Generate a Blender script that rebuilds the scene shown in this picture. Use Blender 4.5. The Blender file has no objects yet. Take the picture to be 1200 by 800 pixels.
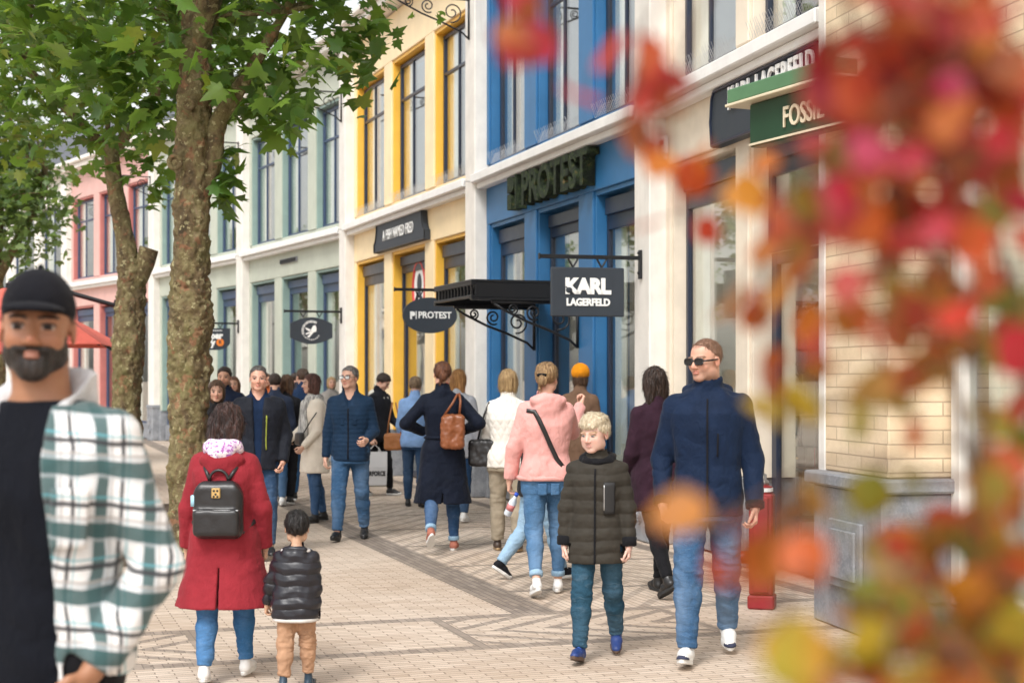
import bpy, bmesh, math, random
import numpy as np
from mathutils import Vector, Matrix
rnd = random.Random(7)
R = math.radians
sc = bpy.context.scene
COL = sc.collection
F, HC, HY, CX = 1800.0, 1.65, 442.0, 600.0      # focal length in photo pixels, eye height, horizon row, centre column
def at(px, py, Y):                                # a point Y metres down the street seen at a photo pixel
    return Vector(((px-CX)/F*Y, Y, HC+(HY-py)/F*Y))
def gnd(px, py):
    Y = F*HC/(py-HY)
    return Vector(((px-CX)/F*Y, Y, 0))

# ------------------------------------------------------------------ tags
def tag(o, label=None, cat=None, group=None, kind=None):
    if label: o['label'] = label
    if cat: o['category'] = cat
    if group: o['group'] = group
    if kind: o['kind'] = kind
    return o
def empty(name, loc=(0, 0, 0), rz=0.0, label=None, cat=None, group=None):
    o = bpy.data.objects.new(name, None); COL.objects.link(o)
    o.location = loc; o.rotation_euler = (0, 0, rz); o.empty_display_size = .2
    return tag(o, label, cat, group)
def link(name, me, mat=None, parent=None, smooth=False):
    o = bpy.data.objects.new(name, me); COL.objects.link(o)
    if parent is not None: o.parent = parent
    if mat is not None and not me.materials: me.materials.append(mat)
    if smooth: me.polygons.foreach_set('use_smooth', [True]*len(me.polygons))
    return o
def copy_tree(o, parent=None):
    c = o.copy(); COL.objects.link(c)
    if parent is not None: c.parent = parent
    for ch in list(o.children): copy_tree(ch, c)
    return c

# ------------------------------------------------------------------ materials
class NB:
    def __init__(s, name):
        m = bpy.data.materials.new(name); m.use_nodes = True
        s.m = m; s.t = m.node_tree; s.t.nodes.clear()
        s.out = s.t.nodes.new('ShaderNodeOutputMaterial')
        s.tc = s.t.nodes.new('ShaderNodeTexCoord')
    def n(s, typ, **kw):
        n = s.t.nodes.new(typ)
        for k, v in kw.items(): setattr(n, k, v)
        return n
    def set(s, sock, v):
        if isinstance(v, bpy.types.NodeSocket): s.t.links.new(v, sock)
        elif isinstance(v, (tuple, list)) and len(v) == 3 and sock.type == 'RGBA': sock.default_value = (*v, 1)
        else: sock.default_value = v
    def math(s, op, a, b=None, c=None, clamp=False):
        n = s.n('ShaderNodeMath', operation=op, use_clamp=clamp)
        s.set(n.inputs[0], a)
        if b is not None: s.set(n.inputs[1], b)
        if c is not None: s.set(n.inputs[2], c)
        return n.outputs[0]
    def mix(s, f, a, b, blend='MIX'):
        n = s.n('ShaderNodeMix', data_type='RGBA', blend_type=blend)
        s.set(n.inputs[0], f); s.set(n.inputs[6], a); s.set(n.inputs[7], b)
        return n.outputs[2]
    def mapping(s, v=None, scale=(1, 1, 1), rot=(0, 0, 0), loc=(0, 0, 0)):
        n = s.n('ShaderNodeMapping'); s.set(n.inputs[0], v or s.tc.outputs['Object'])
        n.inputs['Scale'].default_value = scale; n.inputs['Rotation'].default_value = rot; n.inputs['Location'].default_value = loc
        return n.outputs[0]
    def noise(s, scale, detail=3, rough=.55, v=None, dist=0):
        n = s.n('ShaderNodeTexNoise'); s.set(n.inputs['Vector'], v or s.tc.outputs['Object'])
        n.inputs['Scale'].default_value = scale; n.inputs['Detail'].default_value = detail
        n.inputs['Roughness'].default_value = rough; n.inputs['Distortion'].default_value = dist
        return n.outputs[0]
    def ramp(s, f, stops):
        n = s.n('ShaderNodeValToRGB'); s.set(n.inputs[0], f)
        e = n.color_ramp.elements
        while len(e) < len(stops): e.new(.5)
        for k, (p, c) in zip(e, stops):
            k.position = p; k.color = (*c, 1) if len(c) == 3 else c
        return n.outputs[0]
    def step(s, x, lo, hi):                        # smooth 0..1 between lo and hi
        n = s.n('ShaderNodeMapRange', interpolation_type='SMOOTHSTEP'); s.set(n.inputs[0], x)
        n.inputs[1].default_value = lo; n.inputs[2].default_value = hi
        return n.outputs[0]
    def bump(s, h, strength=.3, dist=.01):
        n = s.n('ShaderNodeBump'); n.inputs['Strength'].default_value = strength
        n.inputs['Distance'].default_value = dist; s.set(n.inputs['Height'], h)
        return n.outputs[0]
    def sep(s, v=None):
        n = s.n('ShaderNodeSeparateXYZ'); s.set(n.inputs[0], v or s.tc.outputs['Object']); return n.outputs
    def bsdf(s, col, rough=.6, bump=None, **kw):
        n = s.n('ShaderNodeBsdfPrincipled')
        s.set(n.inputs['Base Color'], col); s.set(n.inputs['Roughness'], rough)
        if bump is not None: s.set(n.inputs['Normal'], bump)
        for k, v in kw.items(): s.set(n.inputs[k.replace('_', ' ')], v)
        return n.outputs[0]
    def done(s, sh):
        s.t.links.new(sh, s.out.inputs[0]); return s.m
def sh(c, k): return tuple(max(0, min(1, x*k)) for x in c)

def paint(name, col, rough=.55, var=.12, scale=3.0, bump=.08, dirt=0.0):
    b = NB(name)
    f = b.noise(scale, 5, .6)
    c = b.mix(b.step(f, .3, .7), sh(col, 1-var), sh(col, 1+var*.5))
    if dirt:
        st = b.noise(2.2, 6, .7, b.mapping(scale=(3, 3, .35)))
        c = b.mix(b.math('MULTIPLY', b.step(st, .5, .78), dirt), c, sh(col, .55))
    return b.done(b.bsdf(c, rough, b.bump(b.noise(60, 4), bump, .004)))
def fabric(name, col, rough=.9, var=.18, weave=900, fold=0.35, sheen=.1, col2=None):
    b = NB(name)
    f = b.noise(9, 5, .6)
    c = b.mix(b.step(f, .3, .75), sh(col, 1-var), col2 or sh(col, 1+var*.6))
    g = b.noise(260, 3, .7)
    c = b.mix(b.math('MULTIPLY', b.step(g, .4, .8), .25), c, sh(col, .75))
    h = b.math('ADD', b.math('MULTIPLY', b.noise(26, 4, .55, b.mapping(scale=(1, 1, .6)), .6), 1.0), b.math('MULTIPLY', g, .12))
    return b.done(b.bsdf(c, rough, b.bump(h, fold, .02), Sheen_Weight=sheen*.4, Specular_IOR_Level=.10))
def denim(name, col, fade=.6):
    b = NB(name)
    f = b.noise(4.5, 4, .55, b.mapping(scale=(1, 1, .4)))
    c = b.mix(b.step(f, .35, .72), sh(col, .72), tuple(x+(y-x)*fade*.32 for x, y in zip(col, (.42, .52, .62))))
    tw = b.noise(420, 2, .6, b.mapping(scale=(1, 1, .25)))
    c = b.mix(b.math('MULTIPLY', b.step(tw, .4, .7), .28), c, sh(col, 1.9))
    fold = b.noise(17, 4, .55, b.mapping(scale=(.8, .8, 1.7)), 1.2)
    c = b.mix(b.math('MULTIPLY', b.step(fold, .54, .78), .35), c, tuple(x+(y-x)*.25 for x, y in zip(col, (.45, .55, .65))))
    return b.done(b.bsdf(c, .85, b.bump(fold, .35, .03), Specular_IOR_Level=.10))
def plain(name, col, rough=.5, metal=0.0, var=.1, scale=20, bump=.1):
    b = NB(name)
    f = b.noise(scale, 4)
    c = b.mix(f, sh(col, 1-var), sh(col, 1+var))
    return b.done(b.bsdf(c, b.math('MULTIPLY_ADD', f, .15, rough-.07), b.bump(b.noise(scale*6, 3), bump, .003), Metallic=metal))
def emis(name, col, s):
    b = NB(name); n = b.n('ShaderNodeEmission'); b.set(n.inputs[0], col); n.inputs[1].default_value = s
    return b.done(n.outputs[0])
def glass(name, tint=(.93, .96, .95), floor=.24):
    b = NB(name)
    tr = b.n('ShaderNodeBsdfTransparent'); b.set(tr.inputs[0], tint)
    gl = b.n('ShaderNodeBsdfGlossy'); b.set(gl.inputs[0], (1, 1, 1)); gl.inputs['Roughness'].default_value = .012
    b.set(gl.inputs['Normal'], b.bump(b.noise(1.1, 2), .025, .05))
    ge = b.n('ShaderNodeNewGeometry'); dt = b.n('ShaderNodeVectorMath', operation='DOT_PRODUCT'); b.set(dt.inputs[0], ge.outputs['Normal']); b.set(dt.inputs[1], ge.outputs['Incoming'])
    f = b.math('MULTIPLY_ADD', b.math('POWER', b.math('SUBTRACT', 1.0, b.math('ABSOLUTE', dt.outputs['Value'])), 4.0), 1-floor, floor, clamp=True)
    mx = b.n('ShaderNodeMixShader'); b.set(mx.inputs[0], f)
    b.t.links.new(tr.outputs[0], mx.inputs[1]); b.t.links.new(gl.outputs[0], mx.inputs[2])
    return b.done(mx.outputs[0])
def leafmat(name, rough=.5, trans=.35):
    b = NB(name)
    a = b.n('ShaderNodeVertexColor'); a.layer_name = 'Col'
    v = b.noise(30, 4)
    c = b.mix(b.math('MULTIPLY', b.step(v, .4, .7), .3), a.outputs[0], sh((.2, .2, .08), .6))
    pb = b.bsdf(c, rough, b.bump(v, .3, .01))
    tl = b.n('ShaderNodeBsdfTranslucent'); b.set(tl.inputs[0], b.mix(.5, a.outputs[0], (.42, .62, .06), 'MIX') if 'plane' in name else a.outputs[0])
    mx = b.n('ShaderNodeMixShader'); mx.inputs[0].default_value = trans
    b.t.links.new(pb, mx.inputs[1]); b.t.links.new(tl.outputs[0], mx.inputs[2])
    return b.done(mx.outputs[0])
def skinmat(name):
    b = NB(name)
    a = b.n('ShaderNodeVertexColor'); a.layer_name = 'Col'
    f = b.noise(45, 4)
    c = b.mix(b.math('MULTIPLY', b.step(f, .45, .75), .12), a.outputs[0], b.mix(.5, a.outputs[0], (.5, .1, .06)))
    return b.done(b.bsdf(c, .48, b.bump(b.noise(300, 3), .08, .003), Subsurface_Weight=.12, Subsurface_Radius=(.02, .008, .004), Subsurface_Scale=.5))
def hairmat(name, c1, c2):
    b = NB(name)
    f = b.noise(70, 3, .6, b.mapping(scale=(1, 1, .10)), .5)
    g = b.noise(6, 3)
    c = b.mix(b.step(f, .3, .72), c1, c2)
    c = b.mix(b.math('MULTIPLY', b.step(g, .5, .7), .4), c, sh(c1, .6))
    return b.done(b.bsdf(c, .42, b.bump(f, 1.0, .02)))

# ------------------------------------------------------------------ mesh building
class MB:
    def __init__(s): s.v = []; s.f = []; s.mi = []
    def add(s, vs, fs, mi=0):
        o = len(s.v); s.v += [tuple(v) for v in vs]; s.f += [tuple(i+o for i in f) for f in fs]; s.mi += [mi]*len(fs)
    def box(s, x0, x1, y0, y1, z0, z1, mi=0, bev=.006):
        b = min(bev, (x1-x0)*.3, (y1-y0)*.3, (z1-z0)*.3)
        if b < .0012:
            vs = [(x, y, z) for x in (x0, x1) for y in (y0, y1) for z in (z0, z1)]
            s.add(vs, [(0, 1, 3, 2), (4, 6, 7, 5), (0, 4, 5, 1), (2, 3, 7, 6), (0, 2, 6, 4), (1, 5, 7, 3)], mi); return
        bm = bmesh.new(); bmesh.ops.create_cube(bm, size=1)
        for v in bm.verts:
            v.co = Vector(((x0+x1)/2+v.co.x*(x1-x0), (y0+y1)/2+v.co.y*(y1-y0), (z0+z1)/2+v.co.z*(z1-z0)))
        bmesh.ops.bevel(bm, geom=list(bm.edges), offset=b, segments=1, affect='EDGES', profile=.5)
        s.bm(bm, mi)
    def bm(s, bm, mi=0):
        bm.verts.index_update()
        s.add([v.co[:] for v in bm.verts], [[v.index for v in f.verts] for f in bm.faces], mi); bm.free()
    def tube(s, pts, rad, seg=8, mi=0, cap=True):
        pts = [Vector(p) for p in pts]; n = len(pts)
        rs = rad if isinstance(rad, (list, tuple)) else [rad]*n
        up = None; vs = []
        for i, p in enumerate(pts):
            d = (pts[min(i+1, n-1)]-pts[max(i-1, 0)]).normalized()
            if up is None: up = d.orthogonal().normalized()
            up = (up-d*up.dot(d)); up = up.normalized() if up.length > 1e-6 else d.orthogonal().normalized()
            sd = d.cross(up)
            vs += [p+(up*math.cos(2*math.pi*k/seg)+sd*math.sin(2*math.pi*k/seg))*rs[i] for k in range(seg)]
        fs = [(i*seg+k, i*seg+(k+1) % seg, (i+1)*seg+(k+1) % seg, (i+1)*seg+k) for i in range(n-1) for k in range(seg)]
        if cap: fs += [tuple(range(seg))[::-1], tuple((n-1)*seg+k for k in range(seg))]
        s.add(vs, fs, mi)
    def prism(s, poly, y0, y1, mi=0):              # a polygon in x,z given a depth in y (front y0)
        n = len(poly)
        vs = [(x, y0, z) for x, z in poly]+[(x, y1, z) for x, z in poly]
        fs = [tuple(range(n)), tuple(range(2*n-1, n-1, -1))]+[(i, i+n, (i+1) % n+n, (i+1) % n) for i in range(n)]
        s.add(vs, fs, mi)
    def lathe(s, prof, c=(0, 0, 0), seg=24, mi=0):
        vs = [(c[0]+r*math.cos(2*math.pi*k/seg), c[1]+r*math.sin(2*math.pi*k/seg), c[2]+z) for r, z in prof for k in range(seg)]
        n = len(prof)
        fs = [(i*seg+k, i*seg+(k+1) % seg, (i+1)*seg+(k+1) % seg, (i+1)*seg+k) for i in range(n-1) for k in range(seg)]
        fs += [tuple(range(seg))[::-1], tuple((n-1)*seg+k for k in range(seg))]
        s.add(vs, fs, mi)
    def ball(s, c, r, mi=0, u=12, v=8):
        if not isinstance(r, (tuple, list)): r = (r, r, r)
        bm = bmesh.new(); bmesh.ops.create_uvsphere(bm, u_segments=u, v_segments=v, radius=1)
        for q in bm.verts: q.co = Vector((c[0]+q.co.x*r[0], c[1]+q.co.y*r[1], c[2]+q.co.z*r[2]))
        s.bm(bm, mi)
    def build(s, name, mats, parent=None, smooth=False, fix=True):
        me = bpy.data.meshes.new(name); me.from_pydata(s.v, [], s.f)
        mats = mats if isinstance(mats, (list, tuple)) else [mats]
        for m in mats: me.materials.append(m)
        me.polygons.foreach_set('material_index', s.mi)
        if fix:
            bm = bmesh.new(); bm.from_mesh(me); bmesh.ops.recalc_face_normals(bm, faces=bm.faces); bm.to_mesh(me); bm.free()
        me.update()
        return link(name, me, None, parent, smooth)

def spiral(c, r0, r1, a0, turns, n=26, plane='xz'):
    pts = []
    for i in range(n+1):
        t = i/n; a = a0+turns*2*math.pi*t; r = r0+(r1-r0)*t
        pts.append((c[0]+r*math.cos(a), c[1], c[2]+r*math.sin(a)))
    return pts
def text_mesh(name, body, size, mat, parent, x, y, z, ext=.01, bold=0.0, sx=1.0, align='CENTER', space=1.0, mats=None):
    cu = bpy.data.curves.new(name, 'FONT'); cu.body = body; cu.size = size; cu.extrude = ext; cu.offset = bold
    cu.align_x = align; cu.align_y = 'CENTER'; cu.space_character = space; cu.resolution_u = 3
    tmp = bpy.data.objects.new('tmp_text', cu); COL.objects.link(tmp)
    bpy.context.view_layer.update()
    dg = bpy.context.evaluated_depsgraph_get()
    me = bpy.data.meshes.new_from_object(tmp.evaluated_get(dg))
    bpy.data.objects.remove(tmp); bpy.data.curves.remove(cu)
    for v in me.vertices:
        q = v.co; v.co = (x+q.x*sx, y-q.z, z+q.y)
    me.materials.clear(); me.materials.append(mat); me.name = name; me.update()
    return link(name, me, None, parent)

# ------------------------------------------------------------------ numpy noise, fields and surface nets
_pr = np.random.RandomState(3); _perm = _pr.permutation(256).astype(np.int64); _grad = _pr.normal(size=(256, 3)); _grad /= np.linalg.norm(_grad, axis=1)[:, None]
def perlin(P):
    P = np.asarray(P, float); i = np.floor(P).astype(np.int64); f = P-i; u = f*f*f*(f*(f*6-15)+10)
    out = 0
    for dx in (0, 1):
        for dy in (0, 1):
            for dz in (0, 1):
                h = _perm[(_perm[(_perm[(i[:, 0]+dx) & 255]+i[:, 1]+dy) & 255]+i[:, 2]+dz) & 255]
                g = _grad[h]
                w = (u[:, 0] if dx else 1-u[:, 0])*(u[:, 1] if dy else 1-u[:, 1])*(u[:, 2] if dz else 1-u[:, 2])
                out = out+w*((f[:, 0]-dx)*g[:, 0]+(f[:, 1]-dy)*g[:, 1]+(f[:, 2]-dz)*g[:, 2])
    return out
def axis(lo, hi, fine, hf, hc):
    xs = [lo]
    while xs[-1] < hi:
        x = xs[-1]; h = hf if any(a-hc <= x <= b for a, b in fine) else hc
        xs.append(x+h)
    return np.array(xs, dtype=np.float32)
class Field:
    def __init__(s, xs, ys, zs):
        s.xs, s.ys, s.zs = xs, ys, zs; s.D = np.full((len(xs), len(ys), len(zs)), 1.0, np.float32)
    def sub(s, lo, hi, m):
        sl = []
        for a, l, h in zip((s.xs, s.ys, s.zs), lo, hi):
            i0 = max(0, np.searchsorted(a, l-m)-1); i1 = min(len(a), np.searchsorted(a, h+m)+1)
            sl.append(slice(i0, max(i1, i0+1)))
        return tuple(sl), s.xs[sl[0]][:, None, None], s.ys[sl[1]][None, :, None], s.zs[sl[2]][None, None, :]
    def add(s, fn, lo, hi, k=.015, op='u'):
        sl, X, Y, Z = s.sub(lo, hi, k+.03)
        d = fn(X, Y, Z).astype(np.float32); D = s.D[sl]; d = np.broadcast_to(d, D.shape)
        if op == 'u':
            h = np.clip(.5+.5*(D-d)/k, 0, 1); s.D[sl] = D*(1-h)+d*h-k*h*(1-h)
        elif op == 's':
            h = np.clip(.5-.5*(D+d)/k, 0, 1); s.D[sl] = D*(1-h)-d*h+k*h*(1-h)
        else:                                       # intersect (whole field)
            h = np.clip(.5-.5*(D-d)/k, 0, 1); s.D[sl] = D*(1-h)+d*h+k*h*(1-h)
    def cone(s, a, b, ra, rb, k=.015, flat=None, op='u'):
        a = np.array(a, float); b = np.array(b, float); m = max(ra, rb)
        lo = np.minimum(a, b)-m; hi = np.maximum(a, b)+m
        s.add(lambda X, Y, Z: cone_d(X, Y, Z, a, b, ra, rb), lo, hi, k, op)
    def ell(s, c, r, k=.015, op='u', Rm=None):
        c = np.array(c, float); m = max(r)
        s.add(lambda X, Y, Z: ell_d(X, Y, Z, c, r, Rm), c-m, c+m, k, op)
    def mesh(s, smooth=2):
        V, Q = nets(s.D, s.xs, s.ys, s.zs)
        return smoothed(V, Q, smooth), Q
def cone_d(X, Y, Z, a, b, ra, rb):
    ba = b-a; L = max(ba@ba, 1e-9)
    px, py, pz = X-a[0], Y-a[1], Z-a[2]
    t = np.clip((px*ba[0]+py*ba[1]+pz*ba[2])/L, 0, 1)
    return np.sqrt((px-ba[0]*t)**2+(py-ba[1]*t)**2+(pz-ba[2]*t)**2)-(ra+(rb-ra)*t)
def ell_d(X, Y, Z, c, r, Rm=None):
    x, y, z = X-c[0], Y-c[1], Z-c[2]
    if Rm is not None:
        x, y, z = (Rm[0, 0]*x+Rm[1, 0]*y+Rm[2, 0]*z, Rm[0, 1]*x+Rm[1, 1]*y+Rm[2, 1]*z, Rm[0, 2]*x+Rm[1, 2]*y+Rm[2, 2]*z)
    k0 = np.sqrt((x/r[0])**2+(y/r[1])**2+(z/r[2])**2)
    k1 = np.sqrt((x/r[0]**2)**2+(y/r[1]**2)**2+(z/r[2]**2)**2)
    return k0*(k0-1)/np.maximum(k1, 1e-6)
def box_d(X, Y, Z, c, r, rr, Rm=None):
    x, y, z = X-c[0], Y-c[1], Z-c[2]
    if Rm is not None:
        x, y, z = (Rm[0, 0]*x+Rm[1, 0]*y+Rm[2, 0]*z, Rm[0, 1]*x+Rm[1, 1]*y+Rm[2, 1]*z, Rm[0, 2]*x+Rm[1, 2]*y+Rm[2, 2]*z)
    qx, qy, qz = np.abs(x)-r[0]+rr, np.abs(y)-r[1]+rr, np.abs(z)-r[2]+rr
    return np.sqrt(np.maximum(qx, 0)**2+np.maximum(qy, 0)**2+np.maximum(qz, 0)**2)+np.minimum(np.maximum(qx, np.maximum(qy, qz)), 0)-rr
def nets(D, xs, ys, zs):
    D = D.copy(); D[0] = D[-1] = 1; D[:, 0] = D[:, -1] = 1; D[:, :, 0] = D[:, :, -1] = 1
    I = D < 0; nx, ny, nz = D.shape
    cs = [(a, b, c) for a in (0, 1) for b in (0, 1) for c in (0, 1)]
    cnt = sum(I[a:nx-1+a, b:ny-1+b, c:nz-1+c].astype(np.int8) for a, b, c in cs)
    ci = np.argwhere((cnt > 0) & (cnt < 8))
    N = len(ci); vid = np.full((nx-1, ny-1, nz-1), -1, np.int64); vid[ci[:, 0], ci[:, 1], ci[:, 2]] = np.arange(N)
    val = {c: D[ci[:, 0]+c[0], ci[:, 1]+c[1], ci[:, 2]+c[2]] for c in cs}
    acc = np.zeros((N, 3)); n = np.zeros(N)
    for c in cs:
        for ax in range(3):
            if c[ax] == 0:
                e = list(c); e[ax] = 1; e = tuple(e)
                a, b = val[c], val[e]; m = (a < 0) != (b < 0)
                t = np.where(m, a/np.where(m, a-b, 1), 0)
                p = np.array(c, float)[None, :].repeat(N, 0); p[:, ax] += t
                acc += p*m[:, None]; n += m
    loc = acc/n[:, None]
    V = np.empty((N, 3))
    for ax, arr in enumerate((xs, ys, zs)):
        i = ci[:, ax]; V[:, ax] = arr[i]+(arr[i+1]-arr[i])*loc[:, ax]
    Q = []
    for ax in range(3):
        o1, o2 = (ax+1) % 3, (ax+2) % 3
        sl0 = [slice(None)]*3; sl1 = [slice(None)]*3; sl0[ax] = slice(0, -1); sl1[ax] = slice(1, None)
        for s in (sl0, sl1):
            s[o1] = slice(1, -1); s[o2] = slice(1, -1)
        A, B = I[tuple(sl0)], I[tuple(sl1)]
        for flip, M in ((False, A & ~B), (True, ~A & B)):
            e = np.argwhere(M)
            if not len(e): continue
            e[:, o1] += 1; e[:, o2] += 1
            q = []
            for d1, d2 in ((0, 0), (-1, 0), (-1, -1), (0, -1)):
                c = e.copy(); c[:, o1] += d1; c[:, o2] += d2
                q.append(vid[c[:, 0], c[:, 1], c[:, 2]])
            q = np.stack(q if not flip else q[::-1], 1)
            Q.append(q)
    return V, np.concatenate(Q)
def smoothed(V, Q, it=2, lam=.5):
    a = np.concatenate([Q[:, i] for i in range(4)]+[Q[:, (i+1) % 4] for i in range(4)])
    b = np.concatenate([Q[:, (i+1) % 4] for i in range(4)]+[Q[:, i] for i in range(4)])
    deg = np.bincount(a, minlength=len(V)).astype(float); deg[deg == 0] = 1
    for _ in range(it):
        V = V+lam*(np.stack([np.bincount(a, V[b, j], len(V))/deg for j in range(3)], 1)-V)
    return V
def vnormals(V, Q):
    n = np.cross(V[Q[:, 2]]-V[Q[:, 0]], V[Q[:, 3]]-V[Q[:, 1]])
    N = np.zeros_like(V)
    for j in range(3):
        for i in range(4): N[:, j] += np.bincount(Q[:, i], n[:, j], len(V))
    return N/np.maximum(np.linalg.norm(N, axis=1), 1e-9)[:, None]
def mesh_obj(name, V, Q, mat, parent=None, col=None):
    me = bpy.data.meshes.new(name)
    nv, nf = len(V), len(Q); w = Q.shape[1]
    me.vertices.add(nv); me.vertices.foreach_set('co', np.asarray(V, np.float32).ravel())
    me.loops.add(nf*w); me.loops.foreach_set('vertex_index', Q.astype(np.int32).ravel())
    me.polygons.add(nf); me.polygons.foreach_set('loop_start', np.arange(0, nf*w, w, dtype=np.int32))
    me.polygons.foreach_set('use_smooth', np.ones(nf, bool))
    me.update(calc_edges=True)
    if col is not None:
        a = me.color_attributes.new('Col', 'FLOAT_COLOR', 'POINT')
        a.data.foreach_set('color', np.concatenate([col, np.ones((nv, 1))], 1).astype(np.float32).ravel())
    me.materials.append(mat)
    return link(name, me, None, parent)
# ------------------------------------------------------------------ people
SECS = {
 'm': [(.40, .086, .062), (.47, .093, .067), (.52, .092, .067), (.57, .087, .064), (.61, .084, .061), (.68, .093, .065), (.73, .102, .068), (.77, .107, .064), (.79, .098, .056), (.812, .078, .048), (.845, .045, .036)],
 'f': [(.40, .090, .064), (.47, .099, .071), (.52, .094, .068), (.57, .082, .060), (.61, .076, .055), (.68, .083, .062), (.73, .090, .068), (.77, .094, .060), (.79, .084, .051), (.812, .064, .043), (.845, .038, .033)],
 'k': [(.40, .088, .068), (.47, .094, .072), (.52, .092, .072), (.57, .089, .069), (.61, .087, .067), (.68, .091, .067), (.73, .095, .067), (.77, .098, .062), (.79, .088, .054), (.812, .068, .046), (.845, .042, .036)]}
def rotz(a): return np.array([[math.cos(a), -math.sin(a), 0], [math.sin(a), math.cos(a), 0], [0, 0, 1]])
def rotx(a): return np.array([[1, 0, 0], [0, math.cos(a), -math.sin(a)], [0, math.sin(a), math.cos(a)]])
def roty(a): return np.array([[math.cos(a), 0, math.sin(a)], [0, 1, 0], [-math.sin(a), 0, math.cos(a)]])
def U(v): v = np.asarray(v, float); return v/np.linalg.norm(v)
def D2(p, o, side):                                # limb direction: p degrees forward, o degrees outward
    p, o = R(p), R(o); return np.array([side*math.sin(o)*math.cos(p), -math.sin(p), -math.cos(o)*math.cos(p)])
PEOPLE = []
class Person:
    def __init__(s, label, H, kind, loc, yaw, legs=((0, 0, 0), (0, 0, 0)), arms=((4, 8, 12, 4), (4, 8, 12, 4)), head=(0, 0, 0), hs=1.0, lean=0, q=1.0, curl=(38, 38), group='people out in the shopping street', shw=1.0, girth=1.0):
        s.hh = .131*H*hs; H = (H-s.hh)/.868; s.H, s.kind, s.q = H, kind, q; k = s.k = H/1.78; s.curl = curl; s.lean = lean; s.girth = girth
        s.root = empty('person', (loc[0], loc[1], 0), R(yaw), label, 'person', group); PEOPLE.append(s.root)
        s.hip, s.knee, s.ank, s.ff, s.fu = {}, {}, {}, {}, {}
        pz = .52*H; hw = {'m': .050, 'f': .048, 'k': .050}[kind]*H
        for side, lg in ((1, legs[0]), (-1, legs[1])):
            th, kn, fp = lg[:3]; spl = lg[3] if len(lg) > 3 else 2; to = lg[4] if len(lg) > 4 else 8
            h = np.array([side*hw, 0, pz]); kd = D2(th, spl, side); kp = h+kd*.245*H
            sd = D2(th-kn, spl*.3, side); a = kp+sd*.232*H
            f = U([side*math.sin(R(to))*math.cos(R(fp)), -math.cos(R(to))*math.cos(R(fp)), -math.sin(R(fp))])
            sv = U(np.cross(f, [0, 0, 1])); u = U(np.cross(sv, f))
            s.hip[side], s.knee[side], s.ank[side], s.ff[side], s.fu[side] = h, kp, a, f, u
        mn = min(min((s.ank[d]-s.fu[d]*.043*H+s.ff[d]*c)[2] for c in (-.03*H, .095*H)) for d in (1, -1))
        s.dz = -mn
        for d in (1, -1):
            for t in (s.hip, s.knee, s.ank): t[d][2] += s.dz
        sw = {'m': .100, 'f': .086, 'k': .090}[kind]*H*shw; s.sw = sw
        s.sh, s.elb, s.wr, s.fd = {}, {}, {}, {}
        for side, (p1, o1, p2, o2) in ((1, arms[0]), (-1, arms[1])):
            z = .793*H+s.dz
            a = np.array([side*sw, s.cy(z), z]); e = a+D2(p1, o1, side)*.172*H; fd = D2(p2, o2, side)
            s.sh[side], s.elb[side], s.fd[side], s.wr[side] = a, e, fd, e+fd*.148*H
        s.HR = rotz(R(head[0]))@rotx(R(head[1]))@roty(R(head[2]))     # yaw, nod (positive looks down), tilt
        zp = .868*H+.25*s.hh+s.dz
        s.piv = np.array([0, s.cy(zp)-.012*H, zp])
        s.sx = np.array(SECS[kind]); s.zz = s.sx[:, 0]*H+s.dz
    def cy(s, z): return -math.tan(R(s.lean))*(z-.52*s.H-s.dz)
    def h2w(s, q): return s.piv+s.HR@((np.asarray(q, float)-(0, .1, .25))*s.hh)
    def w2h(s, V): return ((V-s.piv)@s.HR)/s.hh+np.array((0, .1, .25))
    def hq(s, X, Y, Z):
        x, y, z = (X-s.piv[0])/s.hh, (Y-s.piv[1])/s.hh, (Z-s.piv[2])/s.hh; M = s.HR
        return (M[0, 0]*x+M[1, 0]*y+M[2, 0]*z, M[0, 1]*x+M[1, 1]*y+M[2, 1]*z+.1, M[0, 2]*x+M[1, 2]*y+M[2, 2]*z+.25)
    def hell(s, f, c, r, k=.02, op='u'):            # ellipsoid in head units
        f.ell(s.h2w(c), tuple(x*s.hh for x in r), k*s.hh, op, s.HR)
    def hcone(s, f, a, b, ra, rb, k=.02, op='u'): f.cone(s.h2w(a), s.h2w(b), ra*s.hh, rb*s.hh, k*s.hh, op=op)
    def hcut(s, f, fn, k=.03):                      # keep where fn < 0, head units
        hh = s.hh; f.add(lambda X, Y, Z: fn(*s.hq(X, Y, Z))*hh, (-9, -9, -9), (9, 9, 9), k*hh, 'i')
    def ab(s, z, slack=0, flare=0):
        z50 = .50*s.H+s.dz; zc = np.maximum(z, z50) if flare is not None else z
        a = np.interp(zc, s.zz, s.sx[:, 1])*s.H*s.girth+slack; b = np.interp(zc, s.zz, s.sx[:, 2])*s.H*s.girth+slack
        if flare is not None:
            a = a+np.maximum(z50-z, 0)*flare; b = b+np.maximum(z50-z, 0)*flare*.8
        return a, b
    def loft(s, f, z0, z1, slack, flare=None, k=.02, n=2.4):
        def fn(X, Y, Z):
            a, b = s.ab(Z, slack, flare); cy = -math.tan(R(s.lean))*(Z-.52*s.H-s.dz)
            g = ((np.abs(X)/a)**n+(np.abs(Y-cy)/b)**n)**(1/n)
            d = (g-1)*np.minimum(a, b)*.9
            return np.maximum(d, np.maximum(z0-Z, Z-z1)*.9)
        m = .32*s.H
        f.add(fn, (-m, -m, z0), (m, m, z1), k)
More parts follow.
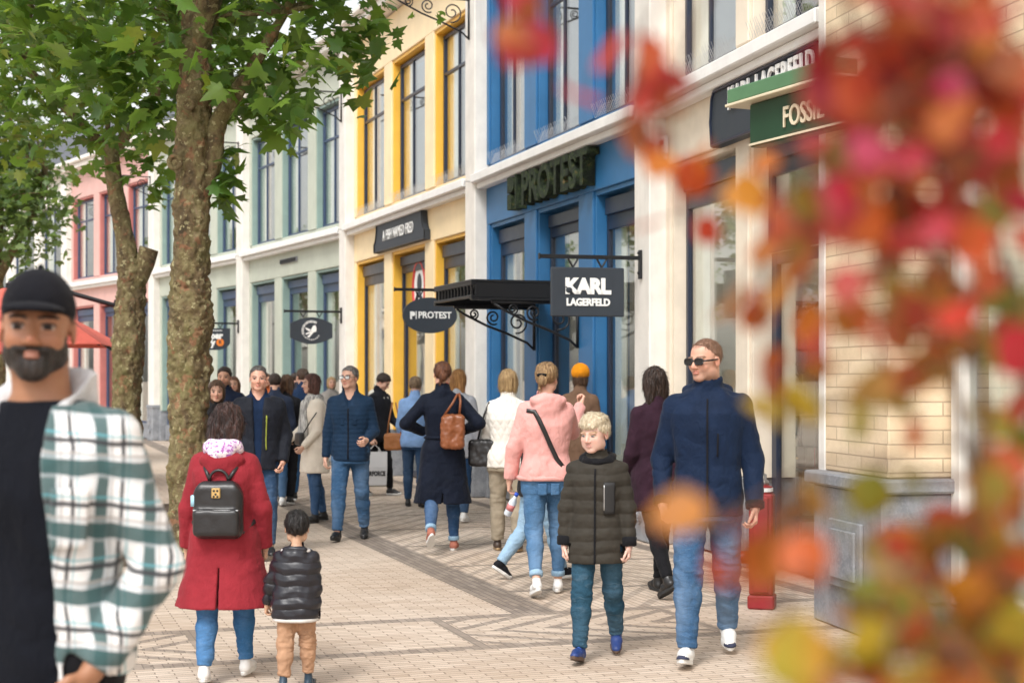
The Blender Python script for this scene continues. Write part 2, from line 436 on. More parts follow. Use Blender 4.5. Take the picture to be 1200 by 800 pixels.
    def surf(s, phi, z, slack, flare=0, off=0, n=2.4):
        a, b = s.ab(np.array(z), slack, flare); c, t = math.cos(R(phi)), math.sin(R(phi))
        r = 1/((abs(c)/(a+off))**n+(abs(t)/(b+off))**n)**(1/n)
        return np.array([c*r, t*r+s.cy(z), z])
    def bounds(s, pts, m):
        P = np.array(pts); return P.min(0)-m, P.max(0)+m
    def grid(s, lo, hi, h): return Field(*[np.arange(l, u, h, dtype=np.float32) for l, u in zip(lo, hi)])
    # ---- the body: one continuous skin
    def body(s, mat, skin, brow=(.05, .03, .02), lips=None, stubble=None, eyes=(.05, .04, .035)):
        H, k, q = s.H, s.k, s.q
        pts = [s.h2w((0, 0, 1)), *s.ank.values(), *s.elb.values(), *s.wr.values(), *s.sh.values(), *s.knee.values()]+[s.wr[d]+s.fd[d]*.2*k for d in (1, -1)]+[s.ank[d]+s.ff[d]*.17*k-s.fu[d]*.08*k for d in (1, -1)]
        lo, hi = s.bounds(pts, .09*k); hf, hc = .0052*k*q, .016*k*q
        hd = s.piv; r = .5*s.hh+.02
        fine = [[(hd[a]-r*(1.25 if a == 2 else 1.05), hd[a]+r*(1.8 if a == 2 else 1.05))]+[(min(s.wr[d][a], (s.wr[d]+s.fd[d]*.19*k)[a])-.05*k, max(s.wr[d][a], (s.wr[d]+s.fd[d]*.19*k)[a])+.05*k) for d in (1, -1)] for a in range(3)]
        f = Field(*[axis(lo[a], hi[a], fine[a], hf, hc) for a in range(3)])
        s.loft(f, .50*H+s.dz, .84*H+s.dz, -.014*k)
        c = np.array
        s.cn = c([0, s.cy(.8*H+s.dz)+.004*H, .80*H+s.dz])
        for d in (1, -1):
            f.cone(s.hip[d], s.knee[d], .042*H, .027*H, .02); f.cone(s.knee[d], s.ank[d], .028*H, .0175*H, .01)
            f.cone(s.ank[d], s.ank[d]-s.fu[d]*.026*H+s.ff[d]*.05*H, .0165*H, .012*H, .01)
            f.cone(s.cn+c([d*.03*H, 0, 0]), s.sh[d], .027*H, .023*H, .03)
            f.cone(s.sh[d], s.elb[d], .027*H, .021*H, .01); f.cone(s.elb[d], s.wr[d], .021*H, .0145*H, .01)
            s.hand(f, d)
        nr = {'m': .0345, 'f': .028, 'k': .029}[s.kind]*H
        f.cone(s.cn+c([0, 0, .0]), s.h2w((0, .12, .30)), nr*1.12, nr, .03)
        e = s.hell
        e(f, (0, .06, .62), (.325, .415, .375)); e(f, (0, -.10, .40), (.285, .27, .35), .06)
        e(f, (0, -.235, .085), (.14, .095, .08), .12)
        for d in (1, -1):
            e(f, (d*.20, -.01, .21), (.09, .14, .11), .12)
            e(f, (d*.165, -.235, .37), (.10, .09, .09), .08)
            if s.kind == 'k': e(f, (d*.15, -.17, .25), (.135, .13, .15), .08)
            e(f, (d*.12, -.325, .555), (.12, .05, .035), .05)
            e(f, (d*.14, -.415, .482), (.085, .07, .055), .07, 's')
            e(f, (d*.14, -.312, .480), (.060, .050, .026), .010)
            e(f, (d*.335, .06, .46), (.03, .085, .125), .02); e(f, (d*.368, .035, .47), (.02, .05, .075), .02, 's')
            e(f, (d*.052, -.385, .335), (.04, .045, .032), .02)
        s.hcone(f, (0, -.345, .52), (0, -.43, .355), .035, .052, .04)
        e(f, (0, -.352, .245), (.08, .04, .02), .02); e(f, (0, -.345, .20), (.08, .045, .026), .02)
        e(f, (0, -.40, .222), (.062, .03, .005), .012, 's')
        V, Q = f.mesh(1)
        col = np.tile(np.array(skin, float), (len(V), 1))
        L = s.w2h(V); x, y, z = np.abs(L[:, 0]), L[:, 1], L[:, 2]
        hm = (z > -.1) & (x < .5) & (np.abs(y) < .7) & (z < 1.1)
        def blend(m, cc, w): 
            m = (m*w*hm)[:, None]; col[:] = col*(1-m)+np.array(cc)*m
        g = lambda a, b, c0, ra, rb, rc: np.exp(-(((x-a)/ra)**2+((y-b)/rb)**2+((z-c0)/rc)**2))
        red = (skin[0]*1.0, skin[1]*.62, skin[2]*.6)
        blend(g(.17, -.3, .36, .11, .2, .09), red, .28); blend(g(0, -.47, .36, .06, .1, .05), red, .5); blend(g(.36, .05, .45, .06, .1, .12), red, .5)
        if stubble: blend(np.clip((.30-z)/.08, 0, 1)*np.clip((.12-y)/.1, 0, 1)*np.clip((z+.02)/.1, 0, 1), stubble, .55)
        blend(((x < .088) & (y < -.31) & (z > .172) & (z < .272)).astype(float), lips or (skin[0]*.85, skin[1]*.45, skin[2]*.5), .55)
        blend(((x > .05) & (x < .235) & (y < -.2) & (np.abs(z-.565-.02*np.sin((x-.05)*14)) < .022)).astype(float), brow, .85)
        eb = ((x-.14)**2/.060**2+(y+.312)**2/.062**2+(z-.48)**2/.027**2) < 1.1
        blend((eb & (y < -.3)).astype(float), (.42, .37, .34), .9)
        blend((eb & (y < -.3) & ((x-.14)**2+(z-.48)**2 < (.040**2))).astype(float), eyes, 1)
        blend(((x > .07) & (x < .215) & (y < -.24) & (np.abs(z-.517+((x-.14)*1.2)**2*2) < .012)).astype(float), brow, .9)
        s.b = mesh_obj('body', V, Q, mat, s.root, col)
        return s.b
    def hand(s, f, d):
        k = s.k*(.96 if s.kind == 'm' else .86 if s.kind == 'f' else .95); w, fd = s.wr[d], U(s.fd[d])
        fw = np.array([0, -1.0, 0]) if abs(fd[1]) < .75 else np.array([0, 0, 1.0])
        sv = U(fw-fd*(fw@fd)); n = np.cross(fd, sv)
        if n@np.array([-d, 0, -.01]) < 0: n = -n
        cu = s.curl[0] if d == 1 else s.curl[1]
        f.cone(w-fd*.03*k, w+fd*.015*k, .025*k, .024*k, .012)
        for j, (o, ln) in enumerate(((.030, .074), (.010, .084), (-.010, .078), (-.029, .060))):
            kn = w+fd*(.088-.004*abs(j-1.2))*k+sv*o*k
            f.cone(w+fd*.015*k+sv*o*.6*k, kn, .0155*k, .012*k, .012)
            p = kn; a = 8
            for fr, rr in ((.46, .0092), (.30, .0083), (.26, .0072)):
                a += cu*(1 if fr > .4 else 1.15)
                dr = fd*math.cos(R(a))+n*math.sin(R(a)); e = p+dr*ln*fr*k
                f.cone(p, e, rr*k, rr*.92*k, .004); p = e
        p0 = w+fd*.022*k+sv*.018*k; p1 = p0+U(fd*.55+sv*.75+n*.35)*.042*k; p2 = p1+U(fd*.9+sv*.25+n*.35)*.034*k; p3 = p2+U(fd+n*.5)*.026*k
        f.cone(p0, p1, .015*k, .0115*k, .01); f.cone(p1, p2, .0112*k, .0098*k, .005); f.cone(p2, p3, .0098*k, .008*k, .005)
        s.grip = getattr(s, 'grip', {}); s.grip[d] = w+fd*.10*k+n*.03*k
    def grip_w(s, d):                               # world point inside the closed hand
        a = s.root.rotation_euler.z; g = s.grip[d]; M = rotz(a)@g
        return Vector((M[0]+s.root.location.x, M[1]+s.root.location.y, M[2]))
    # ---- hair and headgear
    def hair(s, mat, style='short', A=.50, B=.91, puff=0.0, zl=-.55, name='hair', amp=.010, strands=1600):
        hh = s.hh; lo, hi = s.piv-hh*.85, s.piv+hh*.95
        if style in ('long', 'pony'): lo = lo+np.array([0, 0, (zl+.2)*hh]); hi[1] += .1*hh
        f = s.grid(lo, hi, max(.0045, .0055*s.q)*max(s.k, .75))
        p = puff
        s.hell(f, (0, .075, .635), (.352+p, .435+p, .392+p))
        if style in ('bob', 'long'):
            s.hell(f, (0, .10, .40), (.385+p, .37+p, .54), .08)
        s.hcut(f, lambda x, y, z: np.maximum((A-B*y-z)*.74, 0*z-9) if style not in ('bob', 'long') else np.minimum(np.maximum((A-B*y-z)*.74, -9), np.maximum(-.16-y+.25*np.maximum(z-.5, 0), -9)), .05)
        if style == 'tuft':
            s.hell(f, (0, .0, .86), (.31, .38, .20), .08); s.hell(f, (0, -.29, .79), (.25, .13, .13), .06)
        if style == 'recede':                        # bare temples and crown
            s.hell(f, (0, -.25, .95), (.27, .42, .16), .04, 's')
        if style == 'bald':
            s.hell(f, (0, -.12, 1.0), (.31, .44, .20), .03, 's')
        if style == 'bob': s.hcut(f, lambda x, y, z: -.02-z+.12*np.abs(x)-.10*(y-.1), .03)
        if style == 'long':
            for dx in (-.22, -.07, .09, .23): s.hcone(f, (dx, .22, .45), (dx*1.25+.02, .30, zl+.12*abs(dx)*2), .20, .10, .10)
        if style == 'pony':
            s.hcone(f, (0, .46, .62), (0, .55, .45), .10, .13, .05); s.hcone(f, (0, .55, .45), (.02, .42, zl), .13, .05, .06)
        if style == 'bun':
            s.hell(f, (0, .50, .50), (.15, .13, .14), .05)
        if style == 'knot':
            s.hell(f, (-.02, .48, .38), (.17, .12, .17), .06); s.hcone(f, (0, .45, .45), (.1, .42, .12), .1, .05, .06)
        V, Q = f.mesh(2); N = vnormals(V, Q); L = s.w2h(V)
        st = np.array((9, 9, 2.2)) if style in ('bob', 'long', 'pony') else np.array((7, 4, 5))
        V = V+N*(amp*hh/.23*(perlin(L*st)+.5*perlin(L*st*2.3+5)))[:, None]
        n = int(strands*min(1.6, 1/s.q**2)); rg = np.random.RandomState(len(V) % 997)
        i = rg.randint(0, len(V), n); p = V[i]; nn = vnormals(V, Q)[i]; gdir = np.array((0, .25, -1.0))@s.HR.T
        t = gdir+rg.normal(size=(n, 3))*(.30 if style in ('bob', 'long', 'pony') else .65); t -= nn*(t*nn).sum(1)[:, None]; t /= np.maximum(np.linalg.norm(t, axis=1), 1e-6)[:, None]
        ln = hh*(.30 if style in ('bob', 'long', 'pony') else .11)*rg.uniform(.5, 1.2, (n, 1)); sd = np.cross(t, nn)*.0011; lift = rg.uniform(.0, .022, (n, 1))*hh*1.6
        rows = [p-nn*.002-t*ln*.2, p+t*ln*.45+nn*lift*.6, p+t*ln-nn*ln*.12+nn*lift]
        SV = np.stack([rows[0]-sd, rows[0]+sd, rows[1]-sd, rows[1]+sd, rows[2]-sd*.3, rows[2]+sd*.3], 1).reshape(-1, 3); o = len(V)+np.arange(n)[:, None]*6
        V = np.concatenate([V, SV]); Q = np.concatenate([Q, o+np.array([[0, 1, 3, 2]]), o+np.array([[2, 3, 5, 4]])])
        s.hr = mesh_obj(name, V, Q, mat, s.root); return s.hr
    def beard(s, mat):
        hh = s.hh; f = s.grid(s.piv-hh*.7, s.piv+hh*.5, .005*s.k)
        s.hell(f, (0, -.10, .38), (.292, .30, .365), .06); s.hell(f, (0, -.25, .075), (.15, .125, .115), .12)
        for d in (1, -1): s.hell(f, (d*.20, -.02, .22), (.10, .15, .13), .10)
        s.hcone(f, (-.14, -.345, .285), (.14, -.345, .285), .05, .05, .03)
        s.hcut(f, lambda x, y, z: np.maximum(z-(.30+.9*np.maximum(np.abs(x)-.14, 0)*1.1), np.maximum(y-.03, -.9)), .03)
        s.hell(f, (0, -.42, .215), (.11, .12, .045), .02, 's')
        for d in (1, -1): s.hell(f, (d*.20, -.36, .42), (.12, .2, .12), .03, 's')
        V, Q = f.mesh(2); N = vnormals(V, Q); V = V+N*(.0025*perlin(V*140))[:, None]
        return mesh_obj('beard', V, Q, mat, s.root)
    def cap(s, mat):
        hh = s.hh; f = s.grid(s.piv-hh*.8, s.piv+hh*.95, .005*s.k)
        s.hell(f, (0, .055, .68), (.352, .435, .40)); s.hcut(f, lambda x, y, z: .60-.06*y-z, .02)
        V, Q = f.mesh(2); N = vnormals(V, Q); c = mesh_obj('cap', V+N*(.0018*perlin(V*40))[:, None], Q, mat, s.root)
        f = s.grid(s.piv-hh*1.1, s.piv+hh*.95, .005*s.k)
        s.hell(f, (0, -.36, .62), (.315, .36, .10), .01)
        s.hell(f, (0, -.33, .54), (.42, .44, .13), .01, 's')
        s.hcut(f, lambda x, y, z: y+.22, .01)
        V, Q = f.mesh(2); mesh_obj('brim', V, Q, mat, c)
        mb = MB(); mb.ball(s.h2w((0, .055, 1.09)), .008); mb.build('button', mat, c, True)
    def beanie(s, mat):
        hh = s.hh; f = s.grid(s.piv-hh*.8, s.piv+hh*1.05, .006*s.k)
        s.hell(f, (0, .11, .74), (.43, .48, .44)); s.hcut(f, lambda x, y, z: .50-.25*y-z, .02)
        s.hell(f, (0, .075, .60), (.41, .47, .10), .02)
        V, Q = f.mesh(2); N = vnormals(V, Q); L = s.w2h(V)
        mesh_obj('beanie', V+N*(.003*np.sin(np.arctan2(L[:, 0], L[:, 1]-.08)*44))[:, None], Q, mat, s.root)
    def glasses(s, mat, lens, dark=False):
        b = MB(); c = MB(); gx, gz = (.118, .068) if dark else (.115, .072); cs = lambda v: math.copysign(abs(v)**.6, v)
        for d in (1, -1):
            ring = [s.h2w((d*.15+gx*cs(math.cos(t)), -.405, .475+gz*cs(math.sin(t)))) for t in np.linspace(0, 2*math.pi, 17)]
            b.tube(ring, .0028*s.k if not dark else .005*s.k, 6)
            b.tube([s.h2w((d*.25, -.39, .49)), s.h2w((d*.33, -.2, .50)), s.h2w((d*.345, .06, .52))], .0026*s.k if not dark else .005*s.k, 6)
            P = [s.h2w((d*.15+gx*.97*cs(math.cos(t)), -.408, .475+gz*.97*cs(math.sin(t)))) for t in np.linspace(0, 2*math.pi, 16, endpoint=False)]
            B2 = [p+s.HR@np.array((0, .004, 0)) for p in P]
            c.add(P+B2, [tuple(range(16)), tuple(range(31, 15, -1))]+[(i, i+16, (i+1) % 16+16, (i+1) % 16) for i in range(16)])
        b.tube([s.h2w((-.045, -.41, .49)), s.h2w((0, -.43, .50)), s.h2w((.045, -.41, .49))], .003*s.k, 6)
        o = b.build('sunglasses' if dark else 'glasses', mat, s.root, True)
        c.build('lens', lens, o)
    # ---- clothes
    def disp(s, V, Q, tex):
        N = vnormals(V, Q); kind, amp = tex[0], tex[1]; k = s.k
        if kind == 'puffer':
            p = tex[2]; u = (V[:, 2]/p+.30*perlin(V*np.array((5, 5, 2.5))/k+3)) % 1; w = np.minimum(u, 1-u)
            d = amp*(np.minimum(w/.5, 1)**.55-1)+amp*.5*perlin(V*np.array((22, 22, 30)))
        elif kind == 'diamond':
            p = tex[2]; t = np.arctan2(V[:, 1], V[:, 0])*.16
            u, v = ((t+V[:, 2]*.6)/p) % 1, ((t-V[:, 2]*.6)/p) % 1
            w = np.minimum(np.minimum(u, 1-u), np.minimum(v, 1-v)); d = amp*(np.minimum(w/.3, 1)**.6-1)+.003*perlin(V*9)
        else:
            W = V+np.stack([V[:, 2]*.35, V[:, 2]*.0, V[:, 0]*.5], 1); d = amp*(1.1*perlin(V*np.array((9, 9, 3.2))/k)+.8*perlin(W*np.array((11, 11, 17))/k+9)+.35*perlin(V*np.array((24, 24, 14))/k+19))
            rg = np.abs(perlin(V*np.array((8, 8, 13))/k+31)); d = d-amp*.6*np.exp(-(rg/.10)**2)*np.clip(perlin(V*5+3)*2.5+.3, 0, 1)
            if kind == 'trousers':
                zk = s.knee[1][2]; za = .07*s.H
                m = np.exp(-((V[:, 2]-zk)/(.07*s.H))**2)*.7+np.exp(-((V[:, 2]-za)/(.055*s.H))**2)*1.1
                d = d+amp*1.5*m*perlin(V*np.array((9, 9, 34))/k+17)
        return V+N*d[:, None]
    def cutend(s, f, p, dr, r):
        f.add(lambda X, Y, Z: np.maximum(-((X-p[0])*dr[0]+(Y-p[1])*dr[1]+(Z-p[2])*dr[2]), cone_d(X, Y, Z, p, p+dr*1e-3, r, r)), p-r, p+r, .006, 's')
    def trousers(s, mat, slack=.012, flare=0.0, hem=.94, tex=('trousers', .007), cuff=None, top=.585, name='trousers'):
        H = s.H; lo, hi = s.bounds([*s.hip.values(), *s.knee.values(), *s.ank.values(), (.11*H, .09*H, top*H+s.dz), (-.11*H, -.09*H, top*H+s.dz)], .1*s.k)
        f = s.grid(lo, hi, .0105*s.k*s.q)
        s.loft(f, .44*H+s.dz, top*H+s.dz, slack*.6)
        g = s.girth
        for d in (1, -1):
            e = s.knee[d]+(s.ank[d]-s.knee[d])*hem; md = s.knee[d]+(s.ank[d]-s.knee[d])*.32+np.array([0, .004*H, 0])
            rh = (.052 if s.kind != 'f' else .054)*H*g
            f.cone(s.hip[d]+np.array([0, .004*H, 0]), s.knee[d], rh+slack*.5, .0315*H*g**.5+slack, .025)
            f.cone(s.knee[d], md, .0315*H*g**.5+slack, .0315*H+slack*.95, .02)
            f.cone(md, e, .0315*H+slack, .0215*H+slack+flare, .02)
            f.ell(s.hip[d]+np.array([0, .030*H, .0]), (.046*H*g, .05*H*g, .055*H), .03)
        for d in (1, -1):
            e = s.knee[d]+(s.ank[d]-s.knee[d])*hem
            s.cutend(f, e, U(s.ank[d]-s.knee[d]), .075*s.k+slack+flare)
        V, Q = f.mesh(2); V = s.disp(V, Q, tex)
        o = mesh_obj(name, V, Q, mat, s.root)
        if cuff:
            for d in (1, -1):
                dr = U(s.ank[d]-s.knee[d]); e = s.knee[d]+(s.ank[d]-s.knee[d])*hem; b = MB(); r = .0215*H+slack+flare+.006
                b.tube([e-dr*.034*s.k, e-dr*.03*s.k, e+dr*.004, e+dr*.008], [r-.004, r, r, r-.006], 18); b.build('cuff', cuff, o, True)
        return o
    def top(s, mat, hem=.47, slack=.02, flare=0.0, sleeve=.014, tex=('cloth', .007), collar='stand', name='jacket', arms=True, sl_end=1.0, open_w=None, vz=.012, neckz=.845, vent=False, vneck=0):
        H, k = s.H, s.k; slack *= .8; sleeve *= .8; s.slack, s.flare = slack, flare; hz = hem*H+s.dz
        pts = [(0, 0, hz-.02), (0, 0, .92*H+s.dz), (.13*H+slack+max(0, .5-hem)*H*flare, .1*H+slack+max(0, .5-hem)*H*flare, hz), (-.13*H-slack-max(0, .5-hem)*H*flare, -.1*H-slack-max(0, .5-hem)*H*flare, hz), *s.elb.values(), *s.wr.values(), *s.sh.values()]
        lo, hi = s.bounds(pts, .09*k); f = s.grid(lo, hi, vz*k*s.q)
        s.loft(f, hz, neckz*H+s.dz, slack, flare, .02)
        cn = np.array([0, s.cy(.8*H+s.dz)+.004*H, .80*H+s.dz])
        for d in (1, -1):
            f.cone(cn+np.array([d*.018*H, 0, .012*H]), s.sh[d], .026*H+slack*.7, .024*H+slack*.55, .03)
            if hem < .44:
                tt = min(1, (.50-hem)/.22); kk = s.hip[d]+(s.knee[d]-s.hip[d])*max(.2, tt-.12); f.cone(s.hip[d]+np.array([0, .012*H, 0]), kk, .052*H+slack*.8, .046*H+slack*.9, .06)
            if arms:
                w = s.wr[d]+(s.elb[d]-s.wr[d])*(1-sl_end)
                f.cone(s.sh[d], s.elb[d], .0265*H+sleeve, .0235*H+sleeve, .022)
                f.cone(s.elb[d], w, .0235*H+sleeve, .0165*H+sleeve*.85, .014)
        if arms:
            for d in (1, -1):
                w = s.wr[d]+(s.elb[d]-s.wr[d])*(1-sl_end); s.cutend(f, w, U(s.fd[d]), .05*k+sleeve)
        nb = s.h2w((0, .10, .12))
        if collar in ('stand', 'lapel', 'hood'):
            r = {'m': .042, 'f': .036, 'k': .040}[s.kind]*H
            b0 = np.array([0, s.cy(.82*H+s.dz)+.004*H, .825*H+s.dz]); tp = b0+(nb-b0)*(1.0 if collar == 'stand' else .75)
            f.cone(b0, tp, r+.014*k, r+.008*k, .02)
            f.cone(tp+(tp-b0)*.05, tp+(tp-b0)*1.5, r-.004*k, r+.004*k, .006, op='s')
        if collar == 'hood':
            c = np.array([0, s.cy(.84*H+s.dz)+.052*H, .835*H+s.dz])
            f.ell(c, (.072*H, .040*H, .040*H), .02); f.ell(c+np.array([0, .008*H, -.035*H]), (.058*H, .03*H, .04*H), .025)
            f.ell(c+np.array([0, -.035*H, .038*H]), (.05*H, .045*H, .035*H), .012, 's')
            for d in (1, -1): f.cone(c+np.array([d*.06*H, 0, .004*H]), np.array([d*.032*H, s.cy(.82*H+s.dz)-.05*H, .80*H+s.dz]), .020*H, .014*H, .015)
        if vneck:
            f.cone(np.array([0, s.cy(.8*H)-.075*H, (.845-vneck)*H+s.dz]), np.array([0, s.cy(.87*H)-.045*H, .885*H+s.dz]), .004*H, .045*H, .01, op='s')
        if open_w:
            def fn(X, Y, Z):
                a, b = s.ab(Z, -.004*k, 0); g = ((np.abs(X)/a)**2.4+(np.abs(Y-s.cy(.7*H))/b)**2.4)**(1/2.4)
                inner = (g-1)*np.minimum(a, b)
                w = open_w[0]+(open_w[1]-open_w[0])*np.clip((.83*H+s.dz-Z)/(.36*H), 0, 1)
                fr = np.maximum(np.maximum(X-w, -X-w*open_w[2]), Y-s.cy(.7*H))
                return np.minimum(inner, fr)
            f.add(fn, lo, hi, .01, 's')
        if vent:
            f.add(lambda X, Y, Z: np.maximum(np.maximum(np.abs(X)-.003-.05*np.maximum(hz+.16*H-Z, 0)*.25, Z-hz-.15*H), -Y), (-.1, 0, hz-.1), (.1, .3*H, hz+.3*H), .004, 's')
        g = s.girth
        for d in (1, -1):
            f.ell(s.hip[d]+np.array([0, .030*H, .0]), (.046*H*g+slack*.6, .05*H*g+slack*.6, .055*H+slack), .04)
        f.add(lambda X, Y, Z: hz-Z+0*X, lo, hi, .006, 'i')
        V, Q = f.mesh(2); V = s.disp(V, Q, tex)
        s.tp = mesh_obj(name, V, Q, mat, s.root); return s.tp
    def patch(s, name, mat, p0, p1, z0, z1, off=.006, th=.006, parent=None, nu=10, nv=10, extra=None):
        b = MB(); vs = []
        zz = [z*s.H+s.dz for z in np.linspace(z0, z1, nv)]
        for lay in (off, off-th-.012):
            for z in zz:
                for ph in np.linspace(p0, p1, nu): vs.append(tuple(s.surf(ph, z, s.slack, s.flare, lay)))
        n = nu*nv; fs = []
        for j in range(nv-1):
            for i in range(nu-1):
                a = j*nu+i; fs += [(a, a+1, a+nu+1, a+nu), (n+a, n+a+nu, n+a+nu+1, n+a+1)]
        ed = [j for j in range(nu)]+[nu*j+nu-1 for j in range(1, nv)]+[nu*(nv-1)+i for i in range(nu-2, -1, -1)]+[nu*j for j in range(nv-2, 0, -1)]
        fs += [(ed[i], n+ed[i], n+ed[(i+1) % len(ed)], ed[(i+1) % len(ed)]) for i in range(len(ed))]
        b.add(vs, fs); return b.build(name, mat, parent or s.tp, True)
    def strap(s, name, mat, pts, r=.012, off=.012, parent=None, wide=1.0):
        P = [s.surf(ph, z*s.H+s.dz, s.slack, s.flare, off) for ph, z in pts]
        b = MB(); b.tube([Vector(p) for p in P], r, 8)
        return P, b
    def cuffs(s, mat, sleeve, ln=.035, parent=None):
        for d in (1, -1):
            dr = U(s.fd[d]); w = s.wr[d]; r = .0165*s.H+sleeve*.85+.003
            b = MB(); b.tube([w-dr*ln, w-dr*(ln-.004), w+dr*.004, w+dr*.008], [r-.004, r, r-.002, r-.008], 16); b.build('cuff', mat, parent or s.tp, True)
    def shoes(s, mat, sole, boot=0.0, toe=None, thick=.026, slim=1.0, laces=None, name='shoe', hi_=False):
        k = s.H/1.78*{'m': 1.0, 'f': .95, 'k': 1.06}[s.kind]
        for d in (1, -1):
            f_, u_ = s.ff[d], s.fu[d]; sd = np.cross(f_, u_); o = s.ank[d]-u_*.043*s.H
            M = np.stack([sd, f_, u_], 1)
            T = lambda p: o+M@(np.array(p, float)*k)
            lo, hi = s.bounds([T((0, -.09, 0)), T((0, .2, 0)), T((0, 0, .1+boot))], .07*k); fd = s.grid(lo, hi, .0058*k*max(1, s.q*.85))
            lim = 1
            fd.cone(T((0, -.022, .045)), T((0, .06, .050)), .036*k*slim, .038*k*slim, .02*k)
            fd.cone(T((0, .06, .042)), T((.004*d, .145, .022)), .040*k*slim, .033*k*slim, .02*k)
            fd.cone(T((0, -.012, .055)), s.ank[d]+(s.knee[d]-s.ank[d])*(.20 if hi_ else .06), .037*k*slim, .036*k*slim, .02*k)
            if boot: fd.cone(s.ank[d], s.ank[d]+U(s.knee[d]-s.ank[d])*boot, .036*k, .044*k, .02*k)
            fd.add(lambda X, Y, Z: thick*.8*k-((X-o[0])*u_[0]+(Y-o[1])*u_[1]+(Z-o[2])*u_[2]), (-9, -9, -9), (9, 9, 9), .004, 'i')
            V, Q = fd.mesh(2); sh_ = mesh_obj(name, V, Q, mat, s.root)
            b = MB(); n = 22; out = []
            for i in range(n):
                t = 2*math.pi*i/n; yy = math.cos(t); xx = math.sin(t)
                out.append((xx*(.043 if yy > 0 else .036)*slim*(1-.12*max(yy, 0)**2)+.003*d, .058+yy*(.122 if yy > 0 else .120)))
            rings = [(0, .94), (.004, 1.0), (thick*.75, 1.02), (thick, .98)]
            vs = [T((x*sc_, .058+(y-.058)*sc_, z)) for z, sc_ in rings for x, y in out]
            fs = [(j*n+i, j*n+(i+1) % n, (j+1)*n+(i+1) % n, (j+1)*n+i) for j in range(3) for i in range(n)]+[tuple(range(n))[::-1], tuple(range(3*n, 4*n))]
            b.add(vs, fs); b.build('sole', sole, sh_, False)
            if toe:
                b = MB(); b.ball((0, 0, 0), 1, 0, 14, 8)
                b.v = [tuple(T((v[0]*.036*slim+.003*d, .143+v[1]*.04, max(thick*.7, .02+v[2]*.032)))) for v in b.v]; b.build('toe_cap', toe, sh_, True)
            if laces:
                b = MB()
                for i in range(5):
                    y = .045+.016*i; z = .089-.0105*i
                    b.tube([T((-.022, y, z-.006)), T((0, y+.002, z+.004)), T((.022, y, z-.006))], .0035*k, 5)
                b.build('laces', laces, sh_, True)
